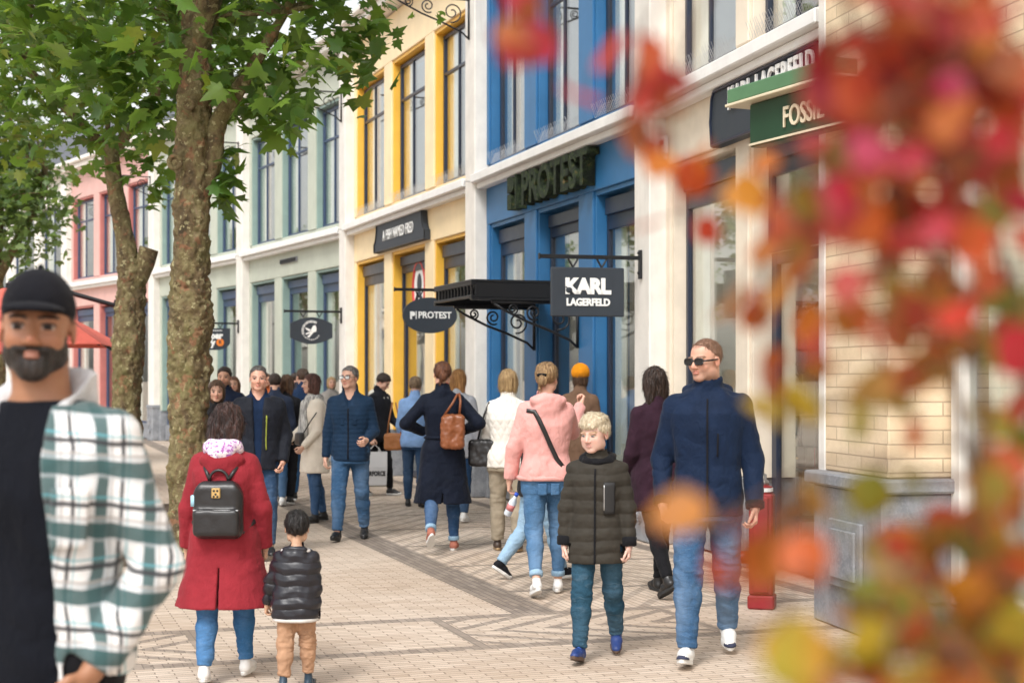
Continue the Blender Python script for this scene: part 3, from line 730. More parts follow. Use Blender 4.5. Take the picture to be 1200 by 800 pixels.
# ------------------------------------------------------------------ ground
SD, SN = (-.316, .949), (-.949, -.316)            # along the street (away), out from the shop fronts
def paving():
    b = NB('clay_paving'); P = b.sep()
    x, y = b.math('SUBTRACT', P[0], 1.25), b.math('SUBTRACT', P[1], 15.7)
    s = b.math('ADD', b.math('MULTIPLY', x, SD[0]), b.math('MULTIPLY', y, SD[1]))
    t = b.math('ADD', b.math('MULTIPLY', x, SN[0]), b.math('MULTIPLY', y, SN[1]))
    def vec(a, c):
        n = b.n('ShaderNodeCombineXYZ'); b.set(n.inputs[0], a); b.set(n.inputs[1], c); return n.outputs[0]
    def brick(v, c1, c2, mo, w=.205, h=.056):
        n = b.n('ShaderNodeTexBrick'); b.set(n.inputs['Vector'], v); b.set(n.inputs['Color1'], c1); b.set(n.inputs['Color2'], c2); b.set(n.inputs['Mortar'], mo)
        n.inputs['Scale'].default_value = 1; n.inputs['Brick Width'].default_value = w; n.inputs['Row Height'].default_value = h
        n.inputs['Mortar Size'].default_value = .0045; n.inputs['Mortar Smooth'].default_value = .3; return n.outputs
    lo, hi, mo = (.50, .40, .315), (.63, .525, .43), (.24, .185, .145)
    main = brick(vec(t, s), lo, hi, mo); alt = brick(vec(s, t), lo, hi, mo); dk = brick(vec(s, t), (.19, .155, .13), (.29, .24, .20), (.10, .08, .065))
    rng = lambda v, a, c: b.math('MULTIPLY', b.math('GREATER_THAN', v, a), b.math('LESS_THAN', v, c))
    def stripe(a, c):                              # chevron rows inside a panel
        k = b.math('ADD', b.math('MULTIPLY', b.math('ABSOLUTE', a), .80), b.math('MULTIPLY', c, .60))
        return b.math('LESS_THAN', b.math('FRACT', b.math('DIVIDE', k, .225)), .33)
    inA = b.math('MULTIPLY', rng(t, .12, 2.75), b.math('GREATER_THAN', s, -4.3))
    inB = b.math('MULTIPLY', rng(s, -5.6, -4.3), b.math('LESS_THAN', t, 9.0))
    fa = b.math('FRACT', b.math('DIVIDE', s, 1.65)); fb = b.math('FRACT', b.math('DIVIDE', t, 1.65))
    bordA = b.math('MAXIMUM', b.math('MAXIMUM', b.math('GREATER_THAN', t, 2.42), b.math('LESS_THAN', fa, .05)), b.math('LESS_THAN', t, .3))
    stA = b.math('MAXIMUM', bordA, b.math('MULTIPLY', stripe(b.math('SUBTRACT', t, 1.3), s), .5))
    bordB = b.math('MAXIMUM', b.math('LESS_THAN', b.math('ABSOLUTE', b.math('SUBTRACT', b.math('ABSOLUTE', b.math('ADD', s, 4.95)), .58)), .07), b.math('LESS_THAN', fb, .045))
    gateB = b.math('GREATER_THAN', b.math('FRACT', b.math('DIVIDE', t, 3.3)), .5)
    stB = b.math('MAXIMUM', b.math('MULTIPLY', bordB, .8), b.math('MULTIPLY', b.math('MULTIPLY', stripe(b.math('ADD', s, 4.95), t), .8), gateB))
    dark = b.math('MAXIMUM', b.math('MULTIPLY', inA, stA), b.math('MULTIPLY', inB, stB))
    base = b.mix(inA, main[0], alt[0])
    n1 = b.noise(.55, 5, .6); n2 = b.noise(9, 4, .7); n3 = b.noise(28, 2, .5)
    dark = b.math('MULTIPLY', dark, b.step(n2, .22, .45))
    c = b.mix(dark, base, dk[0])
    c = b.mix(b.step(n1, .35, .7), c, b.mix(1.0, c, (.88, .84, .80), 'MULTIPLY'))
    c = b.mix(b.math('MULTIPLY', b.step(n2, .5, .8), .22), c, (.33, .27, .21))
    c = b.mix(b.math('MULTIPLY', b.step(b.noise(2.3, 5, .7, None, 1.5), .55, .72), .30), c, (.27, .215, .165))
    c = b.mix(b.math('MULTIPLY', b.step(n3, .70, .76), .75), c, (.10, .075, .055))     # chips and worn spots
    h = b.math('SUBTRACT', b.math('MULTIPLY', n2, .3), main[1])
    return b.done(b.bsdf(c, .78, b.bump(h, .5, .006)))
g = MB(); g.add([(-400, -60, 0), (400, -60, 0), (400, 700, 0), (-400, 700, 0)], [(0, 1, 2, 3)])
ground = g.build('ground', paving()); tag(ground, kind='structure')

# ------------------------------------------------------------------ shared materials
M = dict(
 cream=paint('cream_render', (.78, .745, .69), .6, .09, 2.5, .1, .28), cream2=paint('warm_cream_render', (.74, .65, .53), .6, .09, 2.5, .1, .25),
 white=paint('white_ledge', (.82, .81, .79), .5, .06, 3, .08, .15),
 yellow=paint('yellow_paint', (.87, .69, .42), .45, .08, 2.0, .08, .16), yellow2=paint('deep_yellow_paint', (.83, .47, .06), .42, .06),
 blue=paint('blue_paint', (.028, .145, .33), .42, .12, 2.0, .08, .14), green=paint('sage_paint', (.47, .50, .42), .55, .08, 2.0, .08, .22), teal=paint('teal_paint', (.24, .34, .31), .5, .08),
 pink=paint('coral_paint', (.66, .40, .36), .55, .07, 2.5, .08, .08), red=paint('red_paint', (.50, .17, .15), .5, .08),
 navy=plain('navy_frame', (.014, .022, .045), .32, 0, .15, 8, .05), bfr=plain('blue_grey_frame', (.035, .06, .12), .35, 0, .15, 8, .05),
 black=plain('black_metal', (.018, .019, .022), .38, .3, .2, 30, .1), sign=plain('charcoal_sign_board', (.028, .036, .048), .55, 0, .15, 10, .1),
 stone=None, glass=glass('window_glass'), sglass=glass('shop_glass', (.90, .93, .92), .15), gold=plain('gold_metal', (.7, .48, .2), .3, .9), steel=plain('steel', (.55, .55, .55), .3, .9),
 room=paint('interior_wall', (.78, .73, .65), .8), rfloor=plain('interior_floor', (.22, .17, .13), .6), blind=fabric('pale_blind', (.82, .79, .72), .9, .06, fold=.1),
 wlet=plain('white_lettering', (.85, .85, .83), .5, 0, .03), roof=plain('slate_roof', (.10, .105, .12), .7, 0, .3, 12, .3), zinc=plain('zinc_gutter', (.35, .36, .38), .5, .4),
 lamp=emis('lit_lamp', (1, .94, .84), 7.0), lampbody=plain('lamp_housing', (.7, .7, .7), .5))
def stonemat():
    b = NB('grey_stone'); f = b.noise(5, 6, .65); g2 = b.noise(50, 4)
    c = b.mix(b.step(f, .3, .7), (.17, .18, .20), (.30, .31, .33)); c = b.mix(b.math('MULTIPLY', b.step(g2, .45, .7), .3), c, (.40, .40, .41))
    return b.done(b.bsdf(c, .65, b.bump(b.math('ADD', f, g2), .25, .01)))
M['stone'] = stonemat()
def brickmat():
    b = NB('buff_brick'); P = b.sep()
    v = b.n('ShaderNodeCombineXYZ'); b.set(v.inputs[0], b.math('ADD', P[0], P[1])); b.set(v.inputs[1], P[2])
    n = b.n('ShaderNodeTexBrick'); b.set(n.inputs['Vector'], v.outputs[0])
    for k, c in (('Color1', (.69, .53, .35)), ('Color2', (.77, .62, .43)), ('Mortar', (.48, .37, .25))): b.set(n.inputs[k], c)
    n.inputs['Scale'].default_value = 1; n.inputs['Brick Width'].default_value = .38; n.inputs['Row Height'].default_value = .088; n.inputs['Mortar Size'].default_value = .005; n.inputs['Mortar Smooth'].default_value = .3
    f = b.noise(14, 5, .7); c = b.mix(b.math('MULTIPLY', b.step(f, .4, .7), .3), n.outputs[0], (.55, .42, .27))
    h = b.math('SUBTRACT', b.math('MULTIPLY', f, .5), b.math('MULTIPLY', n.outputs[1], 1.5))
    return b.done(b.bsdf(c, .75, b.bump(h, .7, .012)))
M['brick'] = brickmat()

# ------------------------------------------------------------------ shop buildings
Z_LEDGE = 4.38
def frame_pane(root, name, x0, x1, z0, z1, y, m, mull=(.42,), trans=(.75,), bar=.05, fr=.06, dep=.05, blind=None, box=0.0, sill=None, gl=None, spikes=False, handle=False):
    b = MB()
    b.box(x0, x0+fr, y, y+dep, z0, z1); b.box(x1-fr, x1, y, y+dep, z0, z1)
    b.box(x0+fr, x1-fr, y, y+dep, z1-fr-box, z1); b.box(x0+fr, x1-fr, y, y+dep, z0, z0+fr)
    if box: b.box(x0+fr, x1-fr, y-.045, y-.003, z1-fr-box*.45, z1-.01)
    w, h = x1-x0, z1-z0
    for t in trans: b.box(x0+fr, x1-fr, y+.004, y+dep-.004, z0+h*t-bar/2, z0+h*t+bar/2)
    for q in mull: b.box(x0+w*q-bar/2, x0+w*q+bar/2, y+.008, y+dep-.008, z0+fr, z1-fr-box)
    o = b.build(name, m, root)
    p = MB(); p.box(x0+fr*.5, x1-fr*.5, y+dep*.55, y+dep*.55+.012, z0+fr*.5, z1-fr*.5, 0, 0); p.build('pane', gl or M['glass'], o)
    if blind:
        c = MB(); n = 14; a0, a1 = x0+fr+w*blind[0], x0+fr+w*blind[1]; vs = []
        for i in range(n+1):
            xx = a0+(a1-a0)*i/n; yy = y+dep+.03+.02*(i % 2)
            vs += [(xx, yy, z0+.02), (xx, yy, z1-.02), (xx, yy+.006, z0+.02), (xx, yy+.006, z1-.02)]
        fs = []
        for i in range(n): q = i*4; fs += [(q, q+4, q+5, q+1), (q+2, q+3, q+7, q+6)]
        c.add(vs, fs); c.build('curtain', M['blind'], o, fix=False)
    if spikes:
        c = MB()
        for i in range(int(w/.05)):
            for lean in (-.03, .03):
                xx = x0+.03+i*.05; c.tube([(xx, y-.14, z0-.02), (xx+rnd.uniform(-.02, .02), y-.14+lean*2, z0+.13)], .0022, 3)
        c.build('bird_spikes', M['steel'], o)
    if handle:
        c = MB(); c.tube([(x1-.12, y-.03, z0+.7), (x1-.12, y-.06, z0+.75), (x1-.12, y-.06, z0+1.35), (x1-.12, y-.03, z0+1.4)], .014, 8); c.build('handle', M['steel'], o, True)
    return o
def scrollwork(b, x0, z0, w, h, y=0.0, r=.013):     # wrought iron under a bar, wall at x0, reaching to x0-w
    b.tube([(x0-w, y, z0), (x0, y, z0)], r*1.15, 8); b.tube([(x0-.014, y, z0-h), (x0-.014, y, z0+.03)], r*1.15, 8)
    def sp(c, ra, rb, a, t): b.tube(spiral((c[0], y, c[1]), ra, rb, a, t, 30), r*.75, 6)
    sp((x0-w*.22, z0-h*.34), h*.26, h*.05, R(-100), 1.6); sp((x0-w*.52, z0-h*.22), h*.18, h*.04, R(-60), -1.6)
    sp((x0-w*.76, z0-h*.15), h*.12, h*.03, R(-80), 1.5)
    b.tube([(x0-.02, y, z0-h*.97), (x0-w*.10, y, z0-h*.82), (x0-w*.35, y, z0-h*.60), (x0-w*.6, y, z0-h*.42), (x0-w*.85, y, z0-h*.18), (x0-w*.97, y, z0-.02)], r, 7)
class Bay:
    def __init__(s, label, A, B, wall, rev, fr, name='shop_building', plast=None, door=1, openings=3, group='shop buildings along the street', z_top=7.72, pw=.46, spikes=False, blindside=True, piers_front=None, wp=.46, door_z=.05, pil=True, lit=0):
        A, B = Vector((*A, 0)), Vector((*B, 0)); s.d = (B-A).normalized(); s.L = L = (B-A).length
        s.ang = math.atan2(s.d.y, s.d.x)
        s.root = root = empty(name, A, s.ang, label, 'building', group); plast = plast or M['cream']
        s.pw = pw; yw = .17; dp = .34; zl, zo = 3.74, .30
        b = MB()
        if pil: b.box(0, pw, 0, .6, .92, z_top+.02, 0, .012); b.build('pilaster', plast, root)
        b = MB()
        if pil:
            b.box(-.02, pw+.02, -.03, .6, 0, .92, 0, .02); b.box(-.035, pw+.035, -.045, .6, .84, .93, 0, .015)
            for i in (0, 1):                          # carved relief scrolls on the plinth
                c = (pw*.5, -.034, .30+.28*i)
                b.tube(spiral(c, .12, .03, R(90*(1-2*i)), 1.5), .011, 5); b.tube(spiral((c[0], c[1], c[2]+.0), .12, .03, R(-90*(1-2*i)), 1.5), .011, 5)
            b.build('plinth', M['stone'], root)
        x0, x1 = pw, L
        b = MB(); b.box(x0, x1, yw, .62, zl, Z_LEDGE, 0, .01); b.box(x0, x1, yw, .62, 6.93, z_top, 0, .01)
        b.box(x0, x1, yw+.03, .62, Z_LEDGE, 4.56, 0, .01)
        op = (x1-x0-wp*(openings-1)-.24)/openings; s.ops = []
        xs = x0+.12; piers = [(x0, xs)]
        for i in range(openings):
            s.ops.append((xs, xs+op)); piers.append((xs+op, min(xs+op+wp, x1) if i < openings-1 else x1)); xs += op+wp
        for a, c in piers:
            b.box(a, c, yw+.002, .62, .78, zl+.001, 0, .01); b.box(a, c, yw+.002, .62, 4.56, 6.94, 0, .01)
        b.build('wall', wall, root)
        for a, c in piers: b = MB(); b.box(a-.012, c+.012, yw-.03, .62, 0, .78, 0, .012); b.build('pier_base', M['stone'], root)
        # coloured linings of the openings
        b = MB(); lw = .05
        for a, c in s.ops:
            for za, zb in ((.78, zl-.002), (4.562, 6.928)):
                b.box(a+.001, a+lw, yw+.03, .60, za, zb-lw, 0, .004); b.box(c-lw, c-.001, yw+.03, .60, za, zb-lw, 0, .004); b.box(a+.001, c-.001, yw+.03, .60, zb-lw, zb, 0, .004)
        b.build('opening_lining', rev, root)
        b = MB(); b.box(x0-.06, x1+.0, -.05, yw-.003, Z_LEDGE-.07, Z_LEDGE+.05, 0, .012); b.box(x0-.03, x1, .03, yw-.003, Z_LEDGE-.15, Z_LEDGE-.072, 0, .012); s.ledge = b.build('ledge', M['white'], root)
        b = MB(); b.box(-.02, x1, -.12, .6, z_top+.022, z_top+.17, 0, .02); b.box(-.02, x1, -.22, .55, z_top+.172, z_top+.30, 0, .03); b.build('cornice', plast, root)
        b = MB(); b.add([(0, -.1, z_top+.30), (L, -.1, z_top+.30), (L, 3.4, z_top+2.6), (0, 3.4, z_top+2.6), (0, 8, z_top+2.6), (L, 8, z_top+2.6), (0, -.1, z_top+.2), (L, -.1, z_top+.2), (0, 8, z_top+.2), (L, 8, z_top+.2)],
            [(0, 1, 2, 3), (3, 2, 5, 4), (6, 7, 1, 0), (4, 5, 9, 8), (0, 3, 4, 8, 6), (1, 7, 9, 5, 2), (6, 8, 9, 7)]); b.build('roof', M['roof'], root)
        b = MB(); yi, ye = .63, 5.2                   # the rooms behind the glass
        for za, zb in ((.02, 3.9), (4.05, 7.4)):
            b.box(.02, L-.02, ye, ye+.1, za, zb, 0, 0); b.box(.02, .1, yi, ye, za, zb, 0, 0); b.box(L-.1, L-.02, yi, ye, za, zb, 0, 0)
            b.box(.02, L-.02, yi, ye+.1, zb+.004, zb+.1, 0, 0)
        b.build('interior', M['room'], root)
        for zz in (-.03, 4.0):
            b = MB(); b.box(.02, L-.02, yi-(.2 if zz < 0 else 0), ye, zz, zz+.046, 0, 0); b.build('interior_floor', M['rfloor'], root)
        if lit:
            for q in range(lit):
                b = MB(); xx = L*(q+.7)/(lit+.4); b.box(xx-.09, xx+.09, .8, 4.4, 3.84, 3.895, 0, .01); o = b.build('added_strip_light', M['lampbody'], root); b = MB(); b.box(xx-.07, xx+.07, .85, 4.35, 3.832, 3.8385, 0, 0); b.build('tube', M['lamp'], o)  # strip lights added to brighten the rooms seen through the glass
        s.yw, s.dp, s.zl = yw, dp, zl
        for i, (a, c) in enumerate(s.ops):
            a2, c2 = a+lw+.002, c-lw-.002
            frame_pane(root, 'window', a2, c2, 4.57, 6.85, yw+.14, fr, (.40,), (.74,), blind=(.02, .30), spikes=spikes)
            if i == door:
                frame_pane(root, 'door', a2, c2, 0.03, 2.72, yw+.20, fr, (), (), fr=.10, gl=M['sglass'], handle=True)
                frame_pane(root, 'window', a2, c2, 2.73, zl-.08, yw+.17, fr, (), (), box=.22, gl=M['sglass'])
            else:
                frame_pane(root, 'window', a2, c2, .42, zl-.08, yw+.15, fr, (), (), box=.30, blind=(.0, .24) if blindside else None, gl=M['sglass'])
                m = MB(); m.box(a2, c2, yw+.1, .60, .02, .415, 0, .01); m.build('window_base', M['stone'], root)
        if pil:
            t = MB(); scrollwork(t, 0, 6.87, 1.15, .55); sb = t.build('scroll_bracket', M['black'], root, True); sb.location = (pw*.5, -.002, 0); sb.rotation_euler = (0, 0, R(90))
            t = MB(); t.tube([(pw*.5, -.003, 4.36), (pw*.5, -.07, 4.36), (pw*.5, -.08, 4.30)], .012, 6); t.ball((pw*.5, -.08, 4.29), .02); t.build('hook', M['steel'], root)
    def w(s, x, y, z):
        return s.root.location+Vector((x*math.cos(s.ang)-y*math.sin(s.ang), x*math.sin(s.ang)+y*math.cos(s.ang), z))
PK, P34, P23, P12, P01, PR, PX = (2.32, 11.55), (1.25, 15.7), (-.657, 21.5), (-3.2, 28.4), (-6.2, 34.5), (-9.55, 40.3), (-13.6, 46.3)
PY = (-18.2, 51.9)
karl = Bay('cream shop building with charcoal fascia sign, nearest of the rendered fronts', P34, PK, M['cream2'], M['cream2'], M['navy'], openings=2, door=1, spikes=True, wp=.28, lit=3)
prot = Bay('bright blue shop building with mossy letters above its entrance canopy', P23, P34, M['blue'], M['blue'], M['navy'], spikes=True, lit=2)
fred = Bay('yellow shop building between the blue and the sage green fronts', P12, P23, M['yellow'], M['yellow2'], M['navy'], spikes=True, lit=2)
sage = Bay('sage green shop building with teal openings and a small plaque, beside the yellow front', P01, P12, M['green'], M['teal'], M['bfr'], lit=2)
supe = Bay('sage green shop building half hidden behind the big plane trunk', PR, P01, M['green'], M['teal'], M['bfr'], lit=2)
pink = Bay('coral pink shop building behind the red parasols', PX, PR, M['pink'], M['red'], M['bfr'])
far = Bay('cream building with dark windows, beyond the coral pink front', PY, PX, M['cream'], M['cream'], M['bfr'])
PZ, PW = (-23.6, 56.9), (-29.6, 61.2)
Bay('sage grey building beyond the far cream front', PZ, PY, M['green'], M['cream2'], M['bfr']); Bay('warm cream building at the far end of the row', PW, PZ, M['cream2'], M['cream2'], M['bfr'])

# plaque on the sage front
x = sage.L*.49
b = MB(); b.box(x-.55, x+.55, sage.yw-.03, sage.yw-.002, 4.0, 4.10, 0, .005)
for i in range(22): b.box(x-.5+i*.046, x-.5+i*.046+.026, sage.yw-.05, sage.yw-.031, 4.01+.01*(i % 2), 4.09-.01*(i % 3), 1, 0)
b.build('plaque', [M['stone'], M['black']], sage.root)

# fascia sign with cut-in shoulders on the yellow front
def fascia(root, x, z, w, h, y):
    t = empty('fascia_sign', root.w(x, y, z), root.ang); cut = .16; poly = [(-w/2, -h/2), (w/2, -h/2)]
    for i in range(9): a = i/8*math.pi/2; poly.append((w/2-cut+cut*(1-math.sin(a)), h/2-h*.62+h*.62*(1-math.cos(a)) if 0 else -h/2+h*.30+(h*.70)*(1-math.cos(a))))
    left = [(-p[0], p[1]) for p in poly[2:]][::-1]; return t, poly+left
t, poly = fascia(fred, fred.L*.50, 4.02, 3.0, .50, fred.yw-.09)
tag(t, 'charcoal fascia board with white condensed lettering on the yellow front', 'sign')
b = MB(); b.prism(poly, 0, .085); b.build('board', M['sign'], t)
b = MB(); pp = [Vector((p[0]*.985, -.006, p[1]*.95)) for p in poly]; b.tube(pp+[pp[0]], .012, 6); b.build('trim', M['black'], t)
text_mesh('lettering', 'A FISH NAMED FRED', .25, M['wlet'], t, 0, -.012, -.01, .005, .000, .74, space=1.06)
# mossy letters of the blue front
MOSS = None
def mossmat():
    b = NB('moss_letters'); f = b.noise(11, 4, .7)
    c = b.ramp(f, [(.30, (.008, .011, .008)), (.50, (.018, .032, .012)), (.62, (.05, .075, .02)), (.70, (.20, .11, .05)), (.80, (.35, .32, .24))])
    return b.done(b.bsdf(c, .9, b.bump(b.noise(40, 5), 1.0, .05)))
MOSS = mossmat()
t = empty('letter_sign', prot.w(prot.L*.555, prot.yw-.07, 3.98), prot.ang, 'moss covered raised lettering on the blue fascia', 'sign')
text_mesh('lettering', 'PROTEST', .56, MOSS, t, .18, -.015, 0, .075, .016, 1.0)
b = MB()
for zc in (.125, -.085):
    pts = []
    for i in range(14): a = R(90-180*i/13); pts.append((-1.38+.13*math.cos(a)-.0, zc+(.10 if zc > 0 else .09)*math.sin(a)))
    b.prism([(-1.52, zc-(.10 if zc > 0 else .09)), (-1.52, zc+(.10 if zc > 0 else .09))]+pts, -.09, .06) if zc > 0 else b.prism([(-1.52, -.19), (-1.52, .01), (-1.40, .01), (-1.36, -.04), (-1.36, -.19)], -.09, .06)
b.box(-1.215, -1.165, -.09, .06, -.20, .235, 0, .006); b.build('emblem', MOSS, t)
# charcoal fascia of the cream front
t = empty('fascia_sign', karl.w(3.05, karl.yw-.10, 3.97), karl.ang, 'charcoal fascia board with tall white lettering on the cream front', 'sign')
out_ = [(-1.12, -.255), (1.12, -.255), (1.15, -.03), (1.12, .19), (1.07, .252), (-1.07, .252), (-1.12, .19), (-1.15, -.03)]
b = MB(); b.prism(out_, 0, .09); b.build('board', M['sign'], t)
b = MB(); pp = [Vector((x*.985, -.008, z*.95)) for x, z in out_]; b.tube(pp+[pp[0]], .013, 6); b.build('trim', M['navy'], t)
text_mesh('lettering', 'KARL LAGERFELD', .275, M['wlet'], t, .16, -.016, .10, .010, .005, .76, space=1.05)

# hanging signs: board square to the shop front
def hanging(bay, label, kind):
    t = empty('hanging_sign', bay.w(bay.pw*.5, -.003, 0), bay.ang+R(90), label, 'sign', 'hanging signs on the pilasters')
    b = MB(); b.box(-.028, -.002, -.03, .03, 2.64, 2.93, 0, .004); b.box(-1.06, -.028, -.016, .016, 2.83, 2.87, 0, .004); b.box(-1.075, -1.06, -.022, .022, 2.82, 2.88, 0, .003); b.ball((-.03, 0, 2.70), .016); b.ball((-.03, 0, 2.90), .016)
    b.build('arm', M['black'], t)
    for xx in (-.42, -.72): b = MB(); b.tube([(xx-.05, 0, 2.83), (xx, 0, 2.745)], .010, 6); b.tube([(xx+.05, 0, 2.83), (xx, 0, 2.745)], .010, 6); b.build('hanger', M['black'], t)
    cx, cz = -.57, 2.5; b = MB()
    if kind == 'rect': b.box(cx-.38, cx+.38, -.025, .025, cz-.245, cz+.245, 0, .01)
    elif kind == 'oval': b.prism([(cx+.385*math.cos(a), cz+.245*math.sin(a)) for a in np.linspace(0, 2*math.pi, 40, endpoint=False)], -.022, .022)
    elif kind == 'barrel':
        poly = [(cx-.39, cz-.13)]+[(cx-.39+.78*i/12, cz-.13-.115*math.sin(math.pi*i/12)) for i in range(1, 12)]+[(cx+.39, cz-.13), (cx+.39, cz+.13)]+[(cx+.39-.78*i/12, cz+.13+.115*math.sin(math.pi*i/12)) for i in range(1, 12)]+[(cx-.39, cz+.13)]
        b.prism(poly, -.022, .022)
    else: b.prism([(cx-.37, cz+.24), (cx-.37, cz-.10), (cx-.28, cz-.2), (cx-.12, cz-.245), (cx+.12, cz-.245), (cx+.28, cz-.2), (cx+.37, cz-.10), (cx+.37, cz+.24)], -.022, .022)
    b.build('board', M['sign'], t); return t, cx, cz
t, cx, cz = hanging(karl, 'rectangular charcoal hanging sign with two lines of white capitals', 'rect')
text_mesh('lettering', 'KARL', .205, M['wlet'], t, cx-.005, -.03, cz+.05, .004, .012, .98, space=.95); text_mesh('lettering', 'LAGERFELD', .098, M['wlet'], t, cx, -.03, cz-.105, .004, .0045, .93, space=.95)
b = MB(); b.ball((cx-.20, -.034, cz+.015), (.035, .006, .03), 0); b.tube([(cx-.235, -.036, cz+.05), (cx-.17, -.036, cz-.02)], .008, 5); b.build('emblem', M['sign'], t, True)
t, cx, cz = hanging(prot, 'oval charcoal hanging sign below the black canopy', 'oval')
text_mesh('lettering', 'PROTEST', .125, M['wlet'], t, cx+.065, -.027, cz, .004, .003, .92)
b = MB()
b.prism([(cx-.285, cz-.055), (cx-.285, cz+.05), (cx-.235, cz+.05), (cx-.215, cz+.03), (cx-.215, cz+.0), (cx-.235, cz-.012), (cx-.26, cz-.012), (cx-.26, cz-.055)], -.032, -.024); b.box(cx-.205, cx-.195, -.032, -.024, cz-.055, cz+.055, 0, 0); b.build('emblem', M['wlet'], t)
t, cx, cz = hanging(fred, 'charcoal hanging sign with a white figure inside a ring of lettering', 'barrel')
b = MB()
for i in range(26):                                  # ring of tiny unreadable letters
    a = R(200-220*i/25) if i < 17 else R(215+110*(i-17)/8); r = .165
    q = Vector((cx+r*math.cos(a), -.026, cz+r*math.sin(a))); n_ = Vector((math.cos(a), 0, math.sin(a))); h = .020 if i < 17 else .012
    b.tube([q-n_*h, q+n_*h], .008 if i % 3 else .012, 4)
b.build('lettering', M['wlet'], t)
b = MB()
b.prism([(cx-.02, cz+.0), (cx+.03, cz+.09), (cx+.07, cz+.10), (cx+.09, cz+.05), (cx+.085, cz-.02), (cx+.03, cz-.03)], -.032, -.023)
b.prism([(cx-.02, cz+.02), (cx-.12, cz+.06), (cx-.10, cz+.02), (cx-.03, cz-.02)], -.031, -.0235); b.prism([(cx+.01, cz-.02), (cx-.08, cz-.11), (cx-.05, cz-.13), (cx+.04, cz-.03)], -.030, -.0237); b.prism([(cx+.0, cz-.01), (cx-.11, cz-.05), (cx-.10, cz-.075), (cx+.0, cz-.04)], -.0305, -.0233)
b.build('emblem', M['wlet'], t)
t, cx, cz = hanging(sage, 'charcoal hanging sign with white lettering and an orange roundel beside the trunk', 'tab')
text_mesh('lettering', 'Super', .20, M['wlet'], t, cx-.03, -.027, cz+.07, .004, .012, .95); text_mesh('lettering', 'Dry', .20, M['wlet'], t, cx-.13, -.027, cz-.085, .004, .012, .95)
ORANGE = plain('orange_enamel', (.80, .22, .03), .5)
b = MB(); b.prism([(cx+.14+.085*math.cos(a), cz-.075+.085*math.sin(a)) for a in np.linspace(0, 6.283, 24, endpoint=False)], -.03, -.023); em = b.build('emblem', ORANGE, t)
text_mesh('lettering', 'R', .11, M['sign'], em, cx+.14, -.033, cz-.075, .003, .002)
b = MB()
for i in range(14): b.box(cx-.20+i*.028, cx-.20+i*.028+.018, -.028, -.0225, cz+.175, cz+.20-.004*(i % 2), 0, 0)
b.build('lettering', M['wlet'], t)

# canopy over the blue shop's door
c0, c1 = prot.ops[1]; c0, c1 = c0-.05, c1+.05
t = empty('canopy', prot.w((c0+c1)/2, prot.yw-.002, 0), prot.ang, 'black iron canopy over the blue shop entrance', 'canopy'); w = (c1-c0)/2; dpt = 1.30
b = MB(); b.box(-w, w, -dpt, 0, 2.72, 2.755, 0, .006)
for sx in (-w, w-.05): b.box(sx, sx+.05, -dpt+.05, 0, 2.55, 2.72, 0, .006); b.box(sx-.01, sx+.06, -dpt, 0, 2.52, 2.55, 0, .004)
b.box(-w, w, -dpt, -dpt+.05, 2.69, 2.72, 0, .004); b.box(-w, w, -dpt, -dpt+.05, 2.55, 2.58, 0, .004)
for i in range(12): xx = -w+.06+i*(2*w-.12)/11; b.box(xx-.012, xx+.012, -dpt+.012, -dpt+.035, 2.58, 2.69, 0, 0)
b.build('deck', M['black'], t)
for sx in (-w+.03, w-.03):
    b = MB(); scrollwork(b, 0, 2.505, 1.05, .52, 0, .016); o = b.build('scroll_bracket', M['black'], t, True); o.rotation_euler = (0, 0, R(90)); o.location = (sx, -.001, 0)
# alarm box on the cream front
b = MB(); b.box(-.06, .06, -.05, 0, -.09, .09, 0, .01); b.box(-.05, .05, -.062, -.051, .0, .05, 1, .003); b.box(-.03, .03, -.03, -.001, -.15, -.092, 0, .006)
o = b.build('alarm_box', [M['wlet'], plain('red_plastic', (.5, .03, .02), .4)]); o.location = karl.w(.50, karl.yw-.004, 3.95); o.rotation_euler = (0, 0, karl.ang); tag(o, 'small white alarm box with a red stripe on the cream wall', 'alarm box')
# round poster in the yellow shop's window
a, c = fred.ops[1]
t = empty('round_sign', fred.w((a+c)/2+.05, fred.yw+.20, 3.1), fred.ang, 'round red rimmed sign in the fanlight of the yellow shop', 'sign')
b = MB(); b.prism([(.33*math.cos(q), .42*math.sin(q)) for q in np.linspace(0, 6.283, 32, endpoint=False)], -.01, .01); b.build('disc', M['wlet'], t)
b = MB(); b.tube([(.33*math.cos(q), -.012, .42*math.sin(q)) for q in np.linspace(0, 6.283, 33)], .030, 6); b.build('rim', plain('red_rim', (.6, .05, .04), .4), t, True)
b = MB(); b.ball((0, -.014, .06), (.13, .006, .17)); b.tube([(-.14, -.014, -.2), (0, -.014, -.05), (.16, -.014, -.22)], .035, 6); b.build('motif', M['sign'], t, True)

